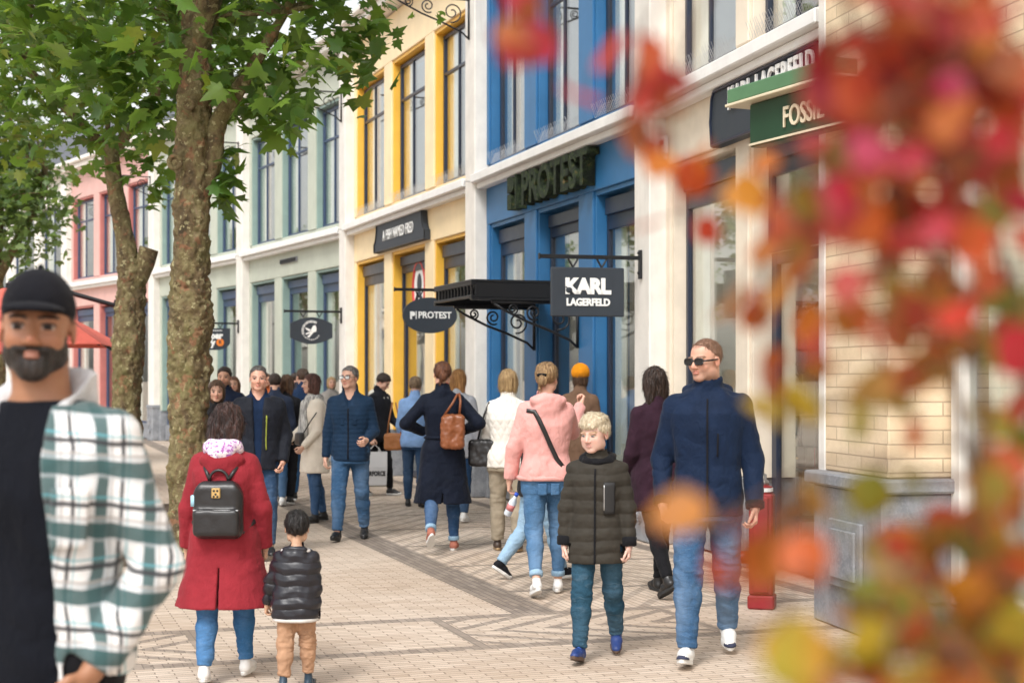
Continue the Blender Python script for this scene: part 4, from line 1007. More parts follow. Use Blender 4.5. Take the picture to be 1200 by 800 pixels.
# ------------------------------------------------------------------ the brick building nearest on the right
F0 = Vector((2.13, 10.45, 0)); fang = math.atan2(-math.cos(R(12)), math.sin(R(12)))
t = empty('brick_building', F0, fang, 'buff brick building with a grey stone base at the right edge', 'building', 'shop buildings along the street')
FW = lambda x, y, z: F0+Vector((x*math.cos(fang)-y*math.sin(fang), x*math.sin(fang)+y*math.cos(fang), z))
b = MB(); b.box(0, .96, 0, .8, 1.02, 4.9, 0, .012); b.box(.96, 8, .36, .8, 3.35, 4.9, 0, .01); b.box(0, 8, .0, .8, 5.06, 8.4, 0, .01); b.box(-.0, .6, .8, 4.5, 0, 8.4, 0, .01); b.build('wall', M['brick'], t)
b = MB(); b.box(-.06, 1.00, -.06, .5, 0, .93, 0, .015); b.box(-.11, 1.05, -.11, .5, .93, 1.02, 0, .015); b.box(.24, .74, -.085, -.058, .28, .72, 0, .012); b.box(.30, .68, -.105, -.083, .34, .66, 0, .012); b.box(1.0, 1.02, .0, .36, .25, .75, 0, .006); b.build('plinth', M['stone'], t)
b = MB(); b.box(-.05, 8, -.10, .7, 4.9, 5.06, 0, .02); b.build('ledge', M['white'], t)
b = MB(); b.box(-.12, -.003, .0, .12, 0.0, 4.9, 0, .012); b.build('corner_strip', M['cream'], t)
frame_pane(t, 'window', 1.0, 2.7, .24, 3.34, .40, M['cream'], (), (), fr=.11, dep=.12, blind=(.05, .9), gl=M['sglass']); frame_pane(t, 'window', 2.72, 4.3, .24, 3.34, .40, M['cream'], (), (), fr=.11, dep=.12, blind=(.05, .9), gl=M['sglass'])
b = MB(); b.box(1.0, 8, .38, .8, 0, .23, 0, .01); b.build('window_base', M['stone'], t)
b = MB(); b.box(4.31, 8, .37, .8, .23, 3.345, 0, .01); b.build('pier', M['brick'], t)
b = MB(); b.box(.61, 8, 4.4, 4.5, 0, 8.4, 0, 0); b.box(7.9, 8, .81, 4.4, 0, 8.4, 0, 0); b.box(.61, 7.9, .81, 4.4, 3.36, 3.44, 0, 0); b.build('interior', M['room'], t)
b = MB(); b.box(-.1, 8.1, -.1, 8, 8.402, 8.6, 0, .02); b.build('roof', M['roof'], t)
GREEN = paint('green_sign_paint', (.012, .05, .022), .5); GREENL = paint('green_sign_top', (.09, .20, .10), .5); BEIGE = plain('beige_lettering', (.66, .58, .42), .5)
s_ = empty('shop_sign', (2.03, 10.30, 3.45), math.atan2(-.911, .412), 'dark green shop sign with a pale green cap beneath the charcoal fascia', 'sign')
b = MB(); b.box(-.70, .45, -.06, .06, -.17, .135, 0, .01); b.build('board', GREEN, s_)
b = MB(); b.box(-.885, .42, -.15, .12, .138, .158, 1, .004); b.box(-.87, .405, -.14, .11, .159, .262, 0, .008); b.build('cap', [GREENL, BEIGE], s_)
b = MB(); b.box(-.70, .45, -.066, -.0605, -.16, -.145, 0, 0); b.build('trim', BEIGE, s_)
text_mesh('lettering', 'FOSSIL', .20, BEIGE, s_, -.04, -.068, -.03, .006, .002, .80)
for sx in (-.25, .35):
    b = MB(); b.tube([(sx, .05, .0), (sx, .50, .0)], .018, 6); b.build('stay', M['black'], s_)

# ------------------------------------------------------------------ shop window goods in the cream front
a, c = karl.ops[1]
RK = karl.w(a-.28, 1.02, .02); ra = karl.ang+R(90); RKL = lambda x, y, z: RK+Vector((x*math.cos(ra)-y*math.sin(ra), x*math.sin(ra)+y*math.cos(ra), z))
t = empty('display_rack', RK, ra, 'black metal display rack behind the glass door of the cream shop', 'rack'); b = MB(); w = .38
for sx in (-w, -.06, w):
    for yy in (0, .35): b.box(sx-.012, sx+.012, yy-.012, yy+.012, 0, 2.3, 0, 0)
for z in (.35, .8, 1.28, 1.75, 2.3): b.box(-w, w, -.014, .364, z-.012, z+.012, 0, 0)
b.build('rack_frame', M['black'], t); b = MB(); b.box(-w-.04, w+.3, .372, .40, 0, 2.5, 0, .004); b.build('added_bright_panel', M['wlet'], t)  # white panel added behind the rack to brighten the view through the door
def handbag(label, loc, ang, m, w=.26, h=.18, d=.10, strap=.16, group='bags on show in the cream shop', name='handbag', chain=None):
    t = empty(name, loc, ang, label, 'bag', group); f = Field(np.arange(-w, w, .008), np.arange(-d, d, .008), np.arange(-.05, h+.06, .008))
    f.add(lambda X, Y, Z: box_d(X, Y, Z, (0, 0, h/2), (w/2*(1), d/2, h/2), .028), (-w, -d, -.05), (w, d, h+.06))
    f.add(lambda X, Y, Z: box_d(X, Y, Z, (0, -d*.36, h*.66), (w/2*.98, d*.2, h*.36), .02), (-w, -d, -.05), (w, d, h+.06), .006)
    V, Q = f.mesh(2); V = V+vnormals(V, Q)*(.004*perlin(V*22))[:, None]; mesh_obj('bag_body', V, Q, m, t)
    b = MB(); b.tube([(w*.42*math.cos(q), 0, h*.92+strap*math.sin(q)) for q in np.linspace(math.pi, 0, 15)], .009, 6); b.build('strap', chain or m, t, True)
    b = MB(); b.box(-.025, .025, -d*.62, -d*.5, h*.42, h*.52, 0, .004); b.build('clasp', M['gold'], t); return t
LBLK = plain('black_leather', (.016, .015, .016), .36, 0, .3, 14, .3); LPINK = plain('pink_leather', (.55, .10, .16), .4, 0, .2, 14, .3); LTAN = plain('tan_leather', (.36, .13, .035), .42, 0, .25, 9, .4); LBRN = plain('brown_leather', (.21, .065, .022), .40, 0, .3, 9, .4)
q = karl.root
for lab, xx, z, m in (('pink handbag on the rack behind the glass door', .18, .815, LPINK), ('black handbag on the middle shelf of the display rack', -.38, .815, LBLK), ('tall black bag on the upper shelf of the display rack', -.38, 1.295, LBLK), ('brown bag hanging on the upper shelf of the display rack', .30, 1.30, LBRN)):
    handbag(lab, RKL(xx*.62, .13, z), ra, m, .26 if m != LBLK else .22, .19 if z < 1 else .26, .1, .13)
t = empty('hanging_garments', RKL(0, .17, -.02), ra, 'dark jackets hanging at the top of the display rack', 'clothes')
for i in range(5):
    f = Field(np.arange(-.3, .3, .014), np.arange(-.08, .08, .014), np.arange(-.7, .1, .014)); f.add(lambda X, Y, Z: box_d(X, Y, Z, (0, 0, -.30), (.20, .03, .30), .03), (-.3, -.1, -.7), (.3, .1, .1)); f.cone((0, 0, -.04), (.2, 0, -.55), .04, .03); f.cone((0, 0, -.04), (-.2, 0, -.55), .04, .03)
    V, Q = f.mesh(2); V = V@rotz(R(70)).T; o = mesh_obj('garment', V, Q, fabric('garment_%d' % i, [(.03, .03, .035), (.05, .10, .22), (.02, .02, .025), (.25, .22, .2), (.03, .03, .03)][i]), t); o.location = (-.26+i*.13, 0, 2.28)
a2, c2 = karl.ops[0]
t = empty('spotlight', karl.w((a2+c2)/2+.15, 1.0, 2.55), karl.ang, 'white spotlight on a pole inside the cream shop window', 'lamp', 'shop spotlights')
b = MB(); b.lathe([(.05, -.1), (.065, .08), (.06, .085)]); b.tube([(0, 0, -.1), (0, 0, -.2), (.0, .1, -.3), (0, .1, -2.5)], .015, 6); b.build('housing', M['wlet'], t, True)
b = MB(); b.lathe([(.001, .0851), (.055, .0852), (.055, .087), (.001, .0872)]); b.build('bulb', M['lamp'], t)
for i, (bay, xx, yy) in enumerate(((karl, 1.0, 1.5), (karl, 2.6, 2.2), (prot, 3.2, 2.2), (prot, 4.9, 1.8), (fred, 3.6, 2.0))):
    t = empty('ceiling_spotlight', bay.w(xx, yy, 3.88), bay.ang, 'small lit ceiling spotlight inside the %s shop' % ['cream', 'cream', 'blue', 'blue', 'yellow'][i]+['', ', behind its door', '', ', nearest the cream pilaster', ''][i], 'lamp', 'shop spotlights'); b = MB(); b.lathe([(.05, -.12), (.06, 0)]); b.build('housing', M['wlet'], t, True); b = MB(); b.lathe([(.001, -.125), (.046, -.124), (.046, -.122), (.001, -.1215)]); b.build('bulb', M['lamp'], t)
# bright bundle in the doorway of the yellow shop
a, c = fred.ops[1]
t = empty('knitted_hats', fred.w((a+c)/2+.12, .78, 1.62), fred.ang, 'bright orange knitted bundle hanging in the yellow shop doorway', 'display')
f = Field(*[np.arange(-.35, .5, .012)]*3); f.ell((0, 0, .28), (.15, .15, .14)); f.ell((.03, 0, .08), (.17, .15, .17)); f.ell((-.05, .02, -.1), (.13, .12, .14)); f.cone((0, 0, .3), (0, 0, .46), .03, .02)
V, Q = f.mesh(2); V = V+vnormals(V, Q)*(.012*perlin(V*30))[:, None]; mesh_obj('bundle', V, Q, fabric('orange_knit', (.85, .16, .02), .95, .3, fold=.6, col2=(.85, .33, .03)), t)
# ------------------------------------------------------------------ trees
def barkmat():
    b = NB('plane_bark'); f = b.noise(5.5, 6, .65, b.mapping(scale=(1, 1, .7)), .8); g2 = b.noise(22, 5, .7); vv = b.n('ShaderNodeTexVoronoi'); b.set(vv.inputs['Vector'], b.mapping(scale=(1, 1, .6))); vv.inputs['Scale'].default_value = 16
    c = b.ramp(f, [(.30, (.06, .045, .025)), (.45, (.18, .125, .062)), (.56, (.24, .20, .09)), (.68, (.32, .24, .14)), (.8, (.42, .36, .25))])
    c = b.mix(b.math('MULTIPLY', b.step(g2, .48, .7), .6), c, (.09, .075, .03)); c = b.mix(b.math('MULTIPLY', b.step(b.noise(3.1, 4), .5, .7), .45), c, (.16, .16, .045))
    c = b.mix(b.math('MULTIPLY', b.step(b.noise(17, 3, .6, b.mapping(loc=(3, 1, 2))), .60, .63), .9), c, (.42, .37, .20)); c = b.mix(b.math('MULTIPLY', b.step(b.noise(8, 3, .6, b.mapping(loc=(9, 1, 2))), .58, .63), .6), c, (.34, .15, .08))
    h = b.math('ADD', b.math('MULTIPLY', g2, 1.0), b.math('MULTIPLY', vv.outputs[0], -.6))
    return b.done(b.bsdf(c, .9, b.bump(h, 1.0, .05)))
BARK = barkmat(); LEAFM = leafmat('plane_tree_leaf', .45, .38); SHRUBL = leafmat('shrub_leaf', .5, .45); CUT = plain('cut_wood', (.42, .28, .15), .9, 0, .3, 18, .4)
def limb_mesh(path, rads, knob, seed, seg=60, per=22, z0=0):
    P = [Vector(p) for p in path]; pts = []; rs = []
    for i in range(len(P)-1):
        p0, p1, p2, p3 = P[max(i-1, 0)], P[i], P[i+1], P[min(i+2, len(P)-1)]
        for j in range(per):
            t = j/per; pts.append(.5*((2*p1)+(p2-p0)*t+(2*p0-5*p1+4*p2-p3)*t*t+(3*p1-p0-3*p2+p3)*t**3)); rs.append(rads[i]+(rads[i+1]-rads[i])*t)
    pts.append(P[-1]); rs.append(rads[-1])
    b = MB(); b.tube(pts, rs, seg)
    V = np.array([tuple(v) for v in b.v]); n = len(pts); C = np.repeat(np.array([tuple(p) for p in pts]), seg, 0); N = V-C; ln = np.linalg.norm(N, axis=1)[:, None]; N /= ln
    d = knob*(.85*perlin(V*np.array((2.6, 2.6, 2.2))+seed)+.5*perlin(V*np.array((6, 6, 4.5))+seed)+.45*perlin(V*np.array((5, 5, 20))+seed)-.5*np.exp(-(perlin(V*np.array((7, 7, 11))+seed+70)/.05)**2)+.42*perlin(V*13+seed)+.30*perlin(V*27+seed)+.30*perlin(V*55+seed))
    rg = np.maximum(perlin(V*np.array((4, 4, 3))+seed+40)-.22, 0); d = d+knob*2.4*rg
    b.v = [tuple(v) for v in V+N*d[:, None]*np.minimum(1, ln/.1)]
    return b
LEAF0 = [(0, 0), (.10, -.06), (.30, -.10), (.26, .06), (.50, .16), (.34, .26), (.40, .50), (.20, .44), (.14, .62), (0, 1.0)]
def leaf_template():
    o = LEAF0+[(-x, y) for x, y in LEAF0[-2:0:-1]]
    v = [(0, .32, 0)]+[(x, y, -.30*abs(x)-.16*max(y-.4, 0)**2) for x, y in o]; n = len(o)
    return np.array(v, float), [(0, 1+i, 1+(i+1) % n) for i in range(n)]
def scatter_leaves(name, mat, parent, C, size, rg, nrm_up=.9, pal=None, tmpl=None, hang=0.5, weights=None):
    T, Fc = tmpl or leaf_template(); n = len(C); m = len(T); Fc = np.array(Fc)
    up = rg.normal(size=(n, 3))*.55+np.array((0, 0, nrm_up)); up /= np.linalg.norm(up, axis=1)[:, None]
    y = rg.normal(size=(n, 3)); y[:, 2] -= hang; y -= up*(y*up).sum(1)[:, None]; y /= np.linalg.norm(y, axis=1)[:, None]; x = np.cross(y, up)
    sz = size*rg.uniform(.42, 1.3, n); cup = rg.uniform(.3, 1.8, n)
    V = C[:, None, :]+sz[:, None, None]*(T[None, :, 0, None]*x[:, None, :]+T[None, :, 1, None]*y[:, None, :]+(T[None, :, 2]*cup[:, None])[:, :, None]*up[:, None, :])
    pal = np.array(pal); k = rg.choice(len(pal), n, p=weights); c = pal[k]*rg.uniform(.75, 1.25, (n, 1)); 
    c2 = pal[rg.choice(len(pal), n, p=weights)]
    w = np.clip(np.linalg.norm(T[:, :2]-np.array((0, .4)), axis=1)/.6, 0, 1)[None, :, None]*rg.uniform(0, .6, (n, 1, 1))
    cols = c[:, None, :]*(1-w)+c2[:, None, :]*w
    F_ = (Fc[None]+(np.arange(n)*m)[:, None, None]).reshape(-1, Fc.shape[1])
    return mesh_obj(name, V.reshape(-1, 3), F_, mat, parent, np.clip(cols.reshape(-1, 3), 0, 1))
GREENS = [(.045, .125, .022), (.065, .17, .028), (.10, .225, .03), (.16, .27, .035), (.26, .31, .04), (.04, .10, .03)]
def crown_points(c, r, n, seed, clumps=60, low=None):
    rg = np.random.RandomState(seed); out = []
    cc = rg.normal(size=(clumps, 3)); cc /= np.linalg.norm(cc, axis=1)[:, None]; cc *= rg.uniform(.35, 1.0, (clumps, 1))**.6
    for i in range(clumps):
        s = rg.uniform(.22, .42); p = rg.normal(size=(n//clumps, 3))*np.array((s, s, s*.65))*.62; out.append(cc[i]*np.array(r)+p*np.mean(r)+np.array(c))
    return np.concatenate(out), rg, [Vector(cc[i]*np.array(r)+np.array(c)) for i in range(clumps)]
def plane_tree(label, loc, trunk, rad, limbs, crown, n, seed, knob=.05, size=.21, pal=GREENS, extra=None, weights=None, clumps=60, stub=None, knots=(), k2=None):
    t = empty('plane_tree', loc, 0, label, 'tree', 'plane trees along the street')
    tb = limb_mesh(trunk, rad, knob, seed); tr = tb.build('trunk', BARK, t, True)
    for p in knots:
        q = MB(); rr = p[3]; ring = [(p[0]+rr*math.cos(a), p[1], p[2]+rr*1.05*math.sin(a)) for a in np.linspace(0, 2*math.pi, 19)]; q.tube(ring, rr*.42, 8); q.ball((p[0], p[1]+.012, p[2]), (rr*.75, .02, rr*.75)); kk = q.build('knot', BARK, tr, True)
    P, rg, cc = crown_points(crown[0], crown[1], n, seed, clumps)
    lb = MB(); top = Vector(trunk[-1])
    for path, rr in limbs:
        q = limb_mesh(path, rr, knob*.5, seed+3, 18, 8); lb.add(q.v, q.f)
    tips = [Vector(p[0][-1]) for p in limbs] or [top]
    for i, c in enumerate(cc):
        s0 = min(tips, key=lambda v: (v-c).length)
        md = (s0+c)/2+Vector((rnd.uniform(-.2, .2), rnd.uniform(-.2, .2), rnd.uniform(-.05, .25))); lb.tube([s0, (s0+md)/2, md, (md+c)/2, c], [.035, .028, .020, .013, .005], 6)
    lb.build('limbs', BARK, t, True)
    if stub:
        q = limb_mesh(stub[0], stub[1], knob*.4, seed+5, 24, 8); st = q.build('stub', BARK, t, True)
    if extra is not None: P = np.concatenate([P, extra])
    scatter_leaves('crown', LEAFM, t, P, size, rg, pal=pal, weights=weights)
    return t
def cluster(px, py, Y, n, sp, seed, o):               # a spray of leaves round a point of the street scene
    rg = np.random.RandomState(seed); c = at(px, py, Y)-Vector(o); return rg.normal(size=(n, 3))*np.array(sp)+np.array(c)
o1 = (-2.98, 14.3, 0)
ex = np.concatenate([cluster(x, y, 14.3+dy, n, sp, i, o1) for i, (x, y, n, sp, dy) in enumerate([(330, 90, 70, (.28, .5, .20), -.3), (300, 125, 60, (.22, .4, .16), .2), (335, 135, 18, (.09, .2, .10), 0), (385, 60, 60, (.25, .5, .20), 0), (425, 35, 34, (.14, .3, .14), .2), (420, 85, 14, (.07, .2, .08), 0), (265, 60, 50, (.2, .4, .2), -.5), (268, 205, 22, (.06, .12, .12), .1), (262, 235, 10, (.05, .1, .05), .1), (275, 95, 30, (.15, .3, .18), .4),
    (120, 90, 70, (.32, .5, .20), 0), (150, 140, 60, (.22, .4, .14), .3), (90, 60, 60, (.3, .5, .18), .2), (185, 135, 36, (.12, .3, .14), .4), (40, 40, 26, (.22, .4, .14), 0), (165, 40, 50, (.3, .4, .2), -.3), (30, 15, 20, (.2, .3, .1), 0)])])
tree1 = plane_tree('big plane tree with flaking mottled trunk, nearest of the row', o1, [(0, 0, -.1), (-.03, 0, .35), (-.04, 0, 1.1), (-.03, 0, 1.75), (-.01, 0, 2.25), (0, 0, 2.7), (.02, 0, 3.5), (.03, 0, 4.3), (.06, .05, 5.2)], [.26, .19, .18, .19, .21, .172, .17, .16, .14],
    [([(.03, 0, 3.25), (.20, -.02, 3.62), (.25, -.02, 4.0), (.45, -.1, 4.3), (.9, -.2, 5.0)], [.10, .085, .08, .07, .04]), ([(.05, 0, 5.0), (-.4, -.1, 5.6), (-1.0, -.2, 6.2)], [.11, .08, .05]), ([(.06, 0, 4.9), (.2, .5, 5.6), (.3, .8, 6.4)], [.13, .08, .05]), ([(.03, 0, 4.7), (.4, -.5, 5.5), (.9, -.9, 6.3)], [.12, .08, .04])],
    ((0, 0, 6.0), (2.0, 2.0, 1.55)), 3000, 11, .055, .22, extra=ex, weights=[.27, .27, .22, .13, .05, .06], knots=[(-.11, -.225, 3.62, .055), (.02, -.215, 4.15, .04)])
o2 = (-4.75, 19.0, 0)
ex = np.concatenate([cluster(x, y, 19+dy, n, sp, i+50, o2) for i, (x, y, n, sp, dy) in enumerate([(60, 130, 90, (.5, .6, .3), 0), (105, 150, 60, (.32, .5, .16), -.2), (20, 165, 60, (.35, .5, .3), .3), (120, 195, 10, (.10, .2, .07), -.2), (175, 195, 40, (.16, .3, .2), .2), (185, 225, 14, (.08, .2, .1), .1), (85, 100, 60, (.4, .5, .25), .3), (20, 110, 50, (.4, .5, .25), 0)])])
tree2 = plane_tree('plane tree with forked knobbly trunk and a sawn stub, second in the row', o2, [(0, 0, -.1), (0, 0, .4), (-.01, 0, 1.3), (.01, 0, 2.0), (.03, 0, 2.7), (.02, 0, 3.15)], [.24, .175, .17, .20, .175, .14],
    [([(.03, 0, 2.95), (-.05, 0, 3.45), (-.16, 0, 4.0), (-.25, 0, 4.7)], [.15, .115, .10, .08]), ([(-.2, 0, 4.4), (-.8, .1, 5.0), (-1.4, .2, 5.6)], [.08, .06, .04]), ([(-.2, 0, 4.4), (.3, .2, 5.2), (.7, .3, 5.9)], [.08, .06, .04])],
    ((-.5, 0, 6.3), (2.3, 2.1, 1.35)), 2600, 23, .05, .21, extra=ex, weights=[.15, .25, .27, .2, .09, .04], stub=([(.04, 0, 2.70), (.19, -.02, 3.0), (.27, -.03, 3.24)], [.13, .12, .12]))
o3 = (-9.3, 27.5, 0)
PALE = [(.06, .12, .05), (.09, .16, .06), (.13, .20, .08), (.17, .24, .09)]
ex = np.concatenate([cluster(x, y, 27+dy, n, sp, i+80, o3) for i, (x, y, n, sp, dy) in enumerate([(15, 225, 160, (.6, .7, .4), 0), (25, 275, 150, (.42, .5, .28), 0), (68, 250, 45, (.2, .4, .3), 0), (10, 290, 50, (.35, .5, .3), 0)])])
tree3 = plane_tree('paler green plane tree at the left edge, farthest of the row', o3, [(0, 0, -.1), (0, 0, 1.0), (.05, 0, 2.2), (0, 0, 3.4), (.1, 0, 5)], [.25, .2, .19, .17, .1], [([(0, 0, 3.2), (.5, 0, 4.2), (.9, .2, 5)], [.1, .08, .04]), ([(0, 0, 3.2), (-.5, 0, 4.2), (-.9, .2, 5)], [.1, .08, .04])],
    ((-.1, 0, 5.3), (1.35, 1.5, 1.6)), 3600, 37, .04, .17, pal=PALE, extra=ex)
for i, (x, y, rz) in enumerate(((-13.5, 31, .7), (-20.5, 47, 3.9))):
    c = copy_tree(tree3); c.location = (x, y, 0); c.rotation_euler = (0, 0, rz); c['label'] = 'plane tree on the far side of the street'
# soil pits round the two nearer trunks
def soil(name, c, w, lab):
    b = NB('bare_soil'); f = b.noise(14, 6, .7); m = b.done(b.bsdf(b.ramp(f, [(.3, (.05, .032, .02)), (.6, (.12, .08, .05)), (.75, (.22, .16, .10))]), .95, b.bump(f, 1, .03)))
    n = 24; xs = np.linspace(-w, w, n); vs = [(x, y, .006+.05*max(0, 1-max(abs(x), abs(y))/w)+.012*rnd.random()*(abs(x) < w*.97 and abs(y) < w*.97)) for x in xs for y in xs]
    q = MB(); q.add(vs, [(i*n+j, (i+1)*n+j, (i+1)*n+j+1, i*n+j+1) for i in range(n-1) for j in range(n-1)]); o = q.build(name, m, None, True); o.location = (c[0], c[1], 0); o.rotation_euler = (0, 0, R(18)); tag(o, kind='structure')
soil('soil', o1, .75, ''); soil('soil', o2, .75, '')

# ------------------------------------------------------------------ the autumn shrub close to the camera
def shrub():
    at0 = globals()['at']; at = lambda px, py, Y: at0(px, py, Y*.72)
    t = empty('autumn_shrub', (.46, 1.05, 0), 0, 'autumn shrub with red, orange and yellow leaves in the near right foreground', 'shrub')
    O = Vector((.46, 1.05, 0)); b = MB(); leaves = []; rg = np.random.RandomState(5)
    def br(pts, r0, r1, pal, step, spread, n0=0.0):
        P = [Vector(p)-O for p in pts]; Q = []
        for i in range(len(P)-1):
            p0, p1, p2, p3 = P[max(i-1, 0)], P[i], P[i+1], P[min(i+2, len(P)-1)]
            for j in range(8):
                s = j/8; Q.append(.5*((2*p1)+(p2-p0)*s+(2*p0-5*p1+4*p2-p3)*s*s+(3*p1-p0-3*p2+p3)*s**3))
        Q.append(P[-1]); b.tube(Q, [r0+(r1-r0)*i/(len(Q)-1) for i in range(len(Q))], 6)
        if not step: return
        L = sum((Q[i+1]-Q[i]).length for i in range(len(Q)-1)); d = n0*L; acc = 0; side = 1
        for i in range(len(Q)-1):
            sg = (Q[i+1]-Q[i]).length
            while acc+sg > d:
                p = Q[i].lerp(Q[i+1], (d-acc)/sg); side = -side
                dr = Vector(rg.normal(size=3)*.6)+Vector((0, 0, -.55)); dr.normalize(); leaves.append((p+Vector(rg.normal(size=3)*spread*.85), dr, pal)); d += step*.66*rg.uniform(.6, 1.4)
            acc += sg
    RED, ORG, YEL, MIX, OLV = 0, 1, 2, 3, 4
    G0 = (.46, 1.05, 0)
    # stems rising from the ground
    stems = [[G0, (.43, 1.08, .7), (.37, 1.08, 1.3), at(1080, 260, 1.45), at(1010, 60, 1.4), at(960, -90, 1.4)],
             [G0, (.49, 1.0, .6), at(1190, 720, 1.35), at(1150, 460, 1.3), at(1100, 240, 1.25), at(1080, -60, 1.3)],
             [G0, (.51, 1.08, .7), at(1230, 600, 1.6), at(1180, 330, 1.6), at(1140, 120, 1.65), at(1180, -120, 1.7)],
             [G0, (.42, 1.0, .5), at(1130, 790, 1.3), at(1040, 720, 1.2)],
             [G0, (.54, 1.08, .9), at(1280, 420, 1.4), at(1260, 100, 1.4), at(1230, -150, 1.4)]]
    for i, s in enumerate(stems): br(s, .005, .0018, MIX, 0, 0)
    tw = [  # twigs: points, palette, leaf spacing, spread
        ([at(1120, 200, 1.3), at(1085, 90, 1.2), at(1050, 20, 1.15), at(1040, -30, 1.15)], RED, .008, .022), ([at(1120, 60, 1.3), at(1040, 30, 1.2), at(985, 40, 1.15), at(975, 70, 1.15)], RED, .010, .016), ([at(1150, 120, 1.3), at(1100, 30, 1.2), at(1060, -30, 1.15)], RED, .009, .02), ([at(1200, 60, 1.3), at(1150, 20, 1.25), at(1120, 80, 1.2)], ORG, .010, .02), ([at(1130, 160, 1.3), at(1080, 110, 1.15), at(1030, 130, 1.12)], RED, .008, .022),
        ([at(1120, 330, 1.3), at(1060, 240, 1.2), at(990, 200, 1.2), at(940, 230, 1.25)], RED, .024, .015), ([at(1060, 280, 1.25), at(1040, 220, 1.2), at(1050, 170, 1.15)], ORG, .008, .02),
        ([at(1040, 150, 1.35), at(960, 180, 1.35), at(885, 190, 1.4), at(865, 245, 1.4)], MIX, .024, .010), ([at(1090, 330, 1.2), at(1030, 310, 1.15), at(1000, 360, 1.2)], RED, .015, .015),
        ([at(960, -90, 1.4), at(860, -50, 1.45), at(790, 100, 1.5), at(783, 190, 1.5)], ORG, 9, 0), ([at(783, 150, 1.5), at(784, 185, 1.5), at(800, 240, 1.5), at(803, 268, 1.5)], ORG, .018, .008),
        ([at(860, -50, 1.45), at(790, -20, 1.35), at(750, 60, 1.3), at(735, 130, 1.3)], RED, 9, 0), ([at(755, 45, 1.3), at(748, 85, 1.3), at(722, 150, 1.3)], RED, .008, .008), ([at(790, -40, 1.35), at(690, -60, 1.35), at(640, -20, 1.3), at(645, 20, 1.3)], RED, 9, 0), ([at(634, -12, 1.3), at(645, 15, 1.3), at(655, 45, 1.3)], RED, .007, .008),
        ([at(1060, 400, 1.3), at(980, 330, 1.3), at(915, 330, 1.35), at(893, 380, 1.35)], ORG, .035, .008), ([at(1010, 280, 1.3), at(940, 260, 1.3), at(900, 210, 1.3)], MIX, .022, .014), ([at(900, 310, 1.35), at(895, 350, 1.35), at(890, 390, 1.35)], ORG, .016, .010), ([at(975, 290, 1.3), at(960, 240, 1.3), at(990, 150, 1.3)], RED, .018, .014),
        ([at(1120, 560, 1.3), at(1000, 540, 1.2), at(930, 560, 1.15), at(850, 610, 1.1), at(810, 620, 1.1)], ORG, 9, 0), ([at(950, 600, 1.12), at(905, 600, 1.1), at(815, 615, 1.1)], ORG, .010, .006),
        ([at(1040, 720, 1.2), at(980, 690, 1.05), at(930, 670, .98), at(915, 700, .98)], YEL, 9, 0), ([at(922, 690, .98), at(915, 730, .98), at(912, 745, .98)], YEL, .010, .004),
        ([at(1130, 520, 1.3), at(1060, 520, 1.3), at(1030, 560, 1.3)], MIX, .018, .02), ([at(1160, 480, 1.2), at(1140, 560, 1.2), at(1150, 640, 1.2)], MIX, .017, .02), ([at(1150, 420, 1.25), at(1080, 440, 1.25), at(1050, 480, 1.25)], OLV, .022, .02),
        ([at(1170, 700, 1.2), at(1090, 690, 1.15), at(1030, 640, 1.15), at(1010, 620, 1.15)], OLV, .014, .022), ([at(1190, 780, 1.2), at(1110, 770, 1.1), at(1030, 770, 1.1), at(990, 760, 1.1)], YEL, .012, .022), ([at(1200, 700, 1.3), at(1150, 720, 1.2), at(1080, 740, 1.15)], OLV, .012, .025),
        ([at(1180, 340, 1.6), at(1150, 320, 1.4), at(1140, 380, 1.35)], OLV, .018, .02), ([at(1200, 250, 1.5), at(1150, 200, 1.35), at(1110, 280, 1.3)], OLV, .024, .025), ([at(1200, 120, 1.5), at(1170, 60, 1.4), at(1120, 60, 1.35)], RED, .016, .025), ([at(1190, 300, 1.4), at(1200, 420, 1.35), at(1190, 520, 1.3)], OLV, .022, .022), ([at(1190, 560, 1.3), at(1200, 640, 1.3), at(1190, 740, 1.25)], ORG, .013, .025),
        ([at(1000, 470, 1.3), at(940, 480, 1.35), at(885, 490, 1.4)], YEL, .04, .006), ([at(1100, 400, 1.3), at(1020, 390, 1.3), at(980, 400, 1.3)], MIX, .03, .012), ([at(1100, 620, 1.3), at(1060, 650, 1.25), at(1050, 720, 1.2)], MIX, .013, .022), ([at(1180, 740, 1.2), at(1110, 800, 1.1), at(1000, 800, 1.05), at(950, 790, 1.05)], ORG, .012, .02), ([at(1190, 690, 1.25), at(1120, 650, 1.2), at(1060, 600, 1.2)], OLV, .014, .02), ([at(1200, 800, 1.1), at(1150, 790, 1.05), at(1080, 700, 1.1)], MIX, .012, .025)]
    for pts, pal, st, sp in tw: br(pts, .0020, .0009, pal, st if st < 5 else 0, sp)
    PAL = [[(.48, .018, .03), (.55, .05, .03), (.45, .03, .09), (.50, .14, .04), (.36, .10, .03)], [(.60, .12, .012), (.62, .22, .02), (.52, .05, .02), (.36, .14, .03)], [(.56, .40, .03), (.52, .36, .04), (.58, .24, .02), (.34, .32, .03)],
           [(.30, .20, .02), (.55, .05, .03), (.60, .24, .02), (.26, .28, .03), (.42, .10, .03)], [(.20, .23, .02), (.32, .33, .03), (.16, .17, .03), (.50, .20, .02), (.52, .06, .03)]]
    out = [(0, 0), (.20, .10), (.33, .30), (.36, .48), (.30, .66), (.17, .84), (0, 1.0)]; o = out+[(-x, y) for x, y in out[-2:0:-1]]
    vs = []; fs = []; cl = []
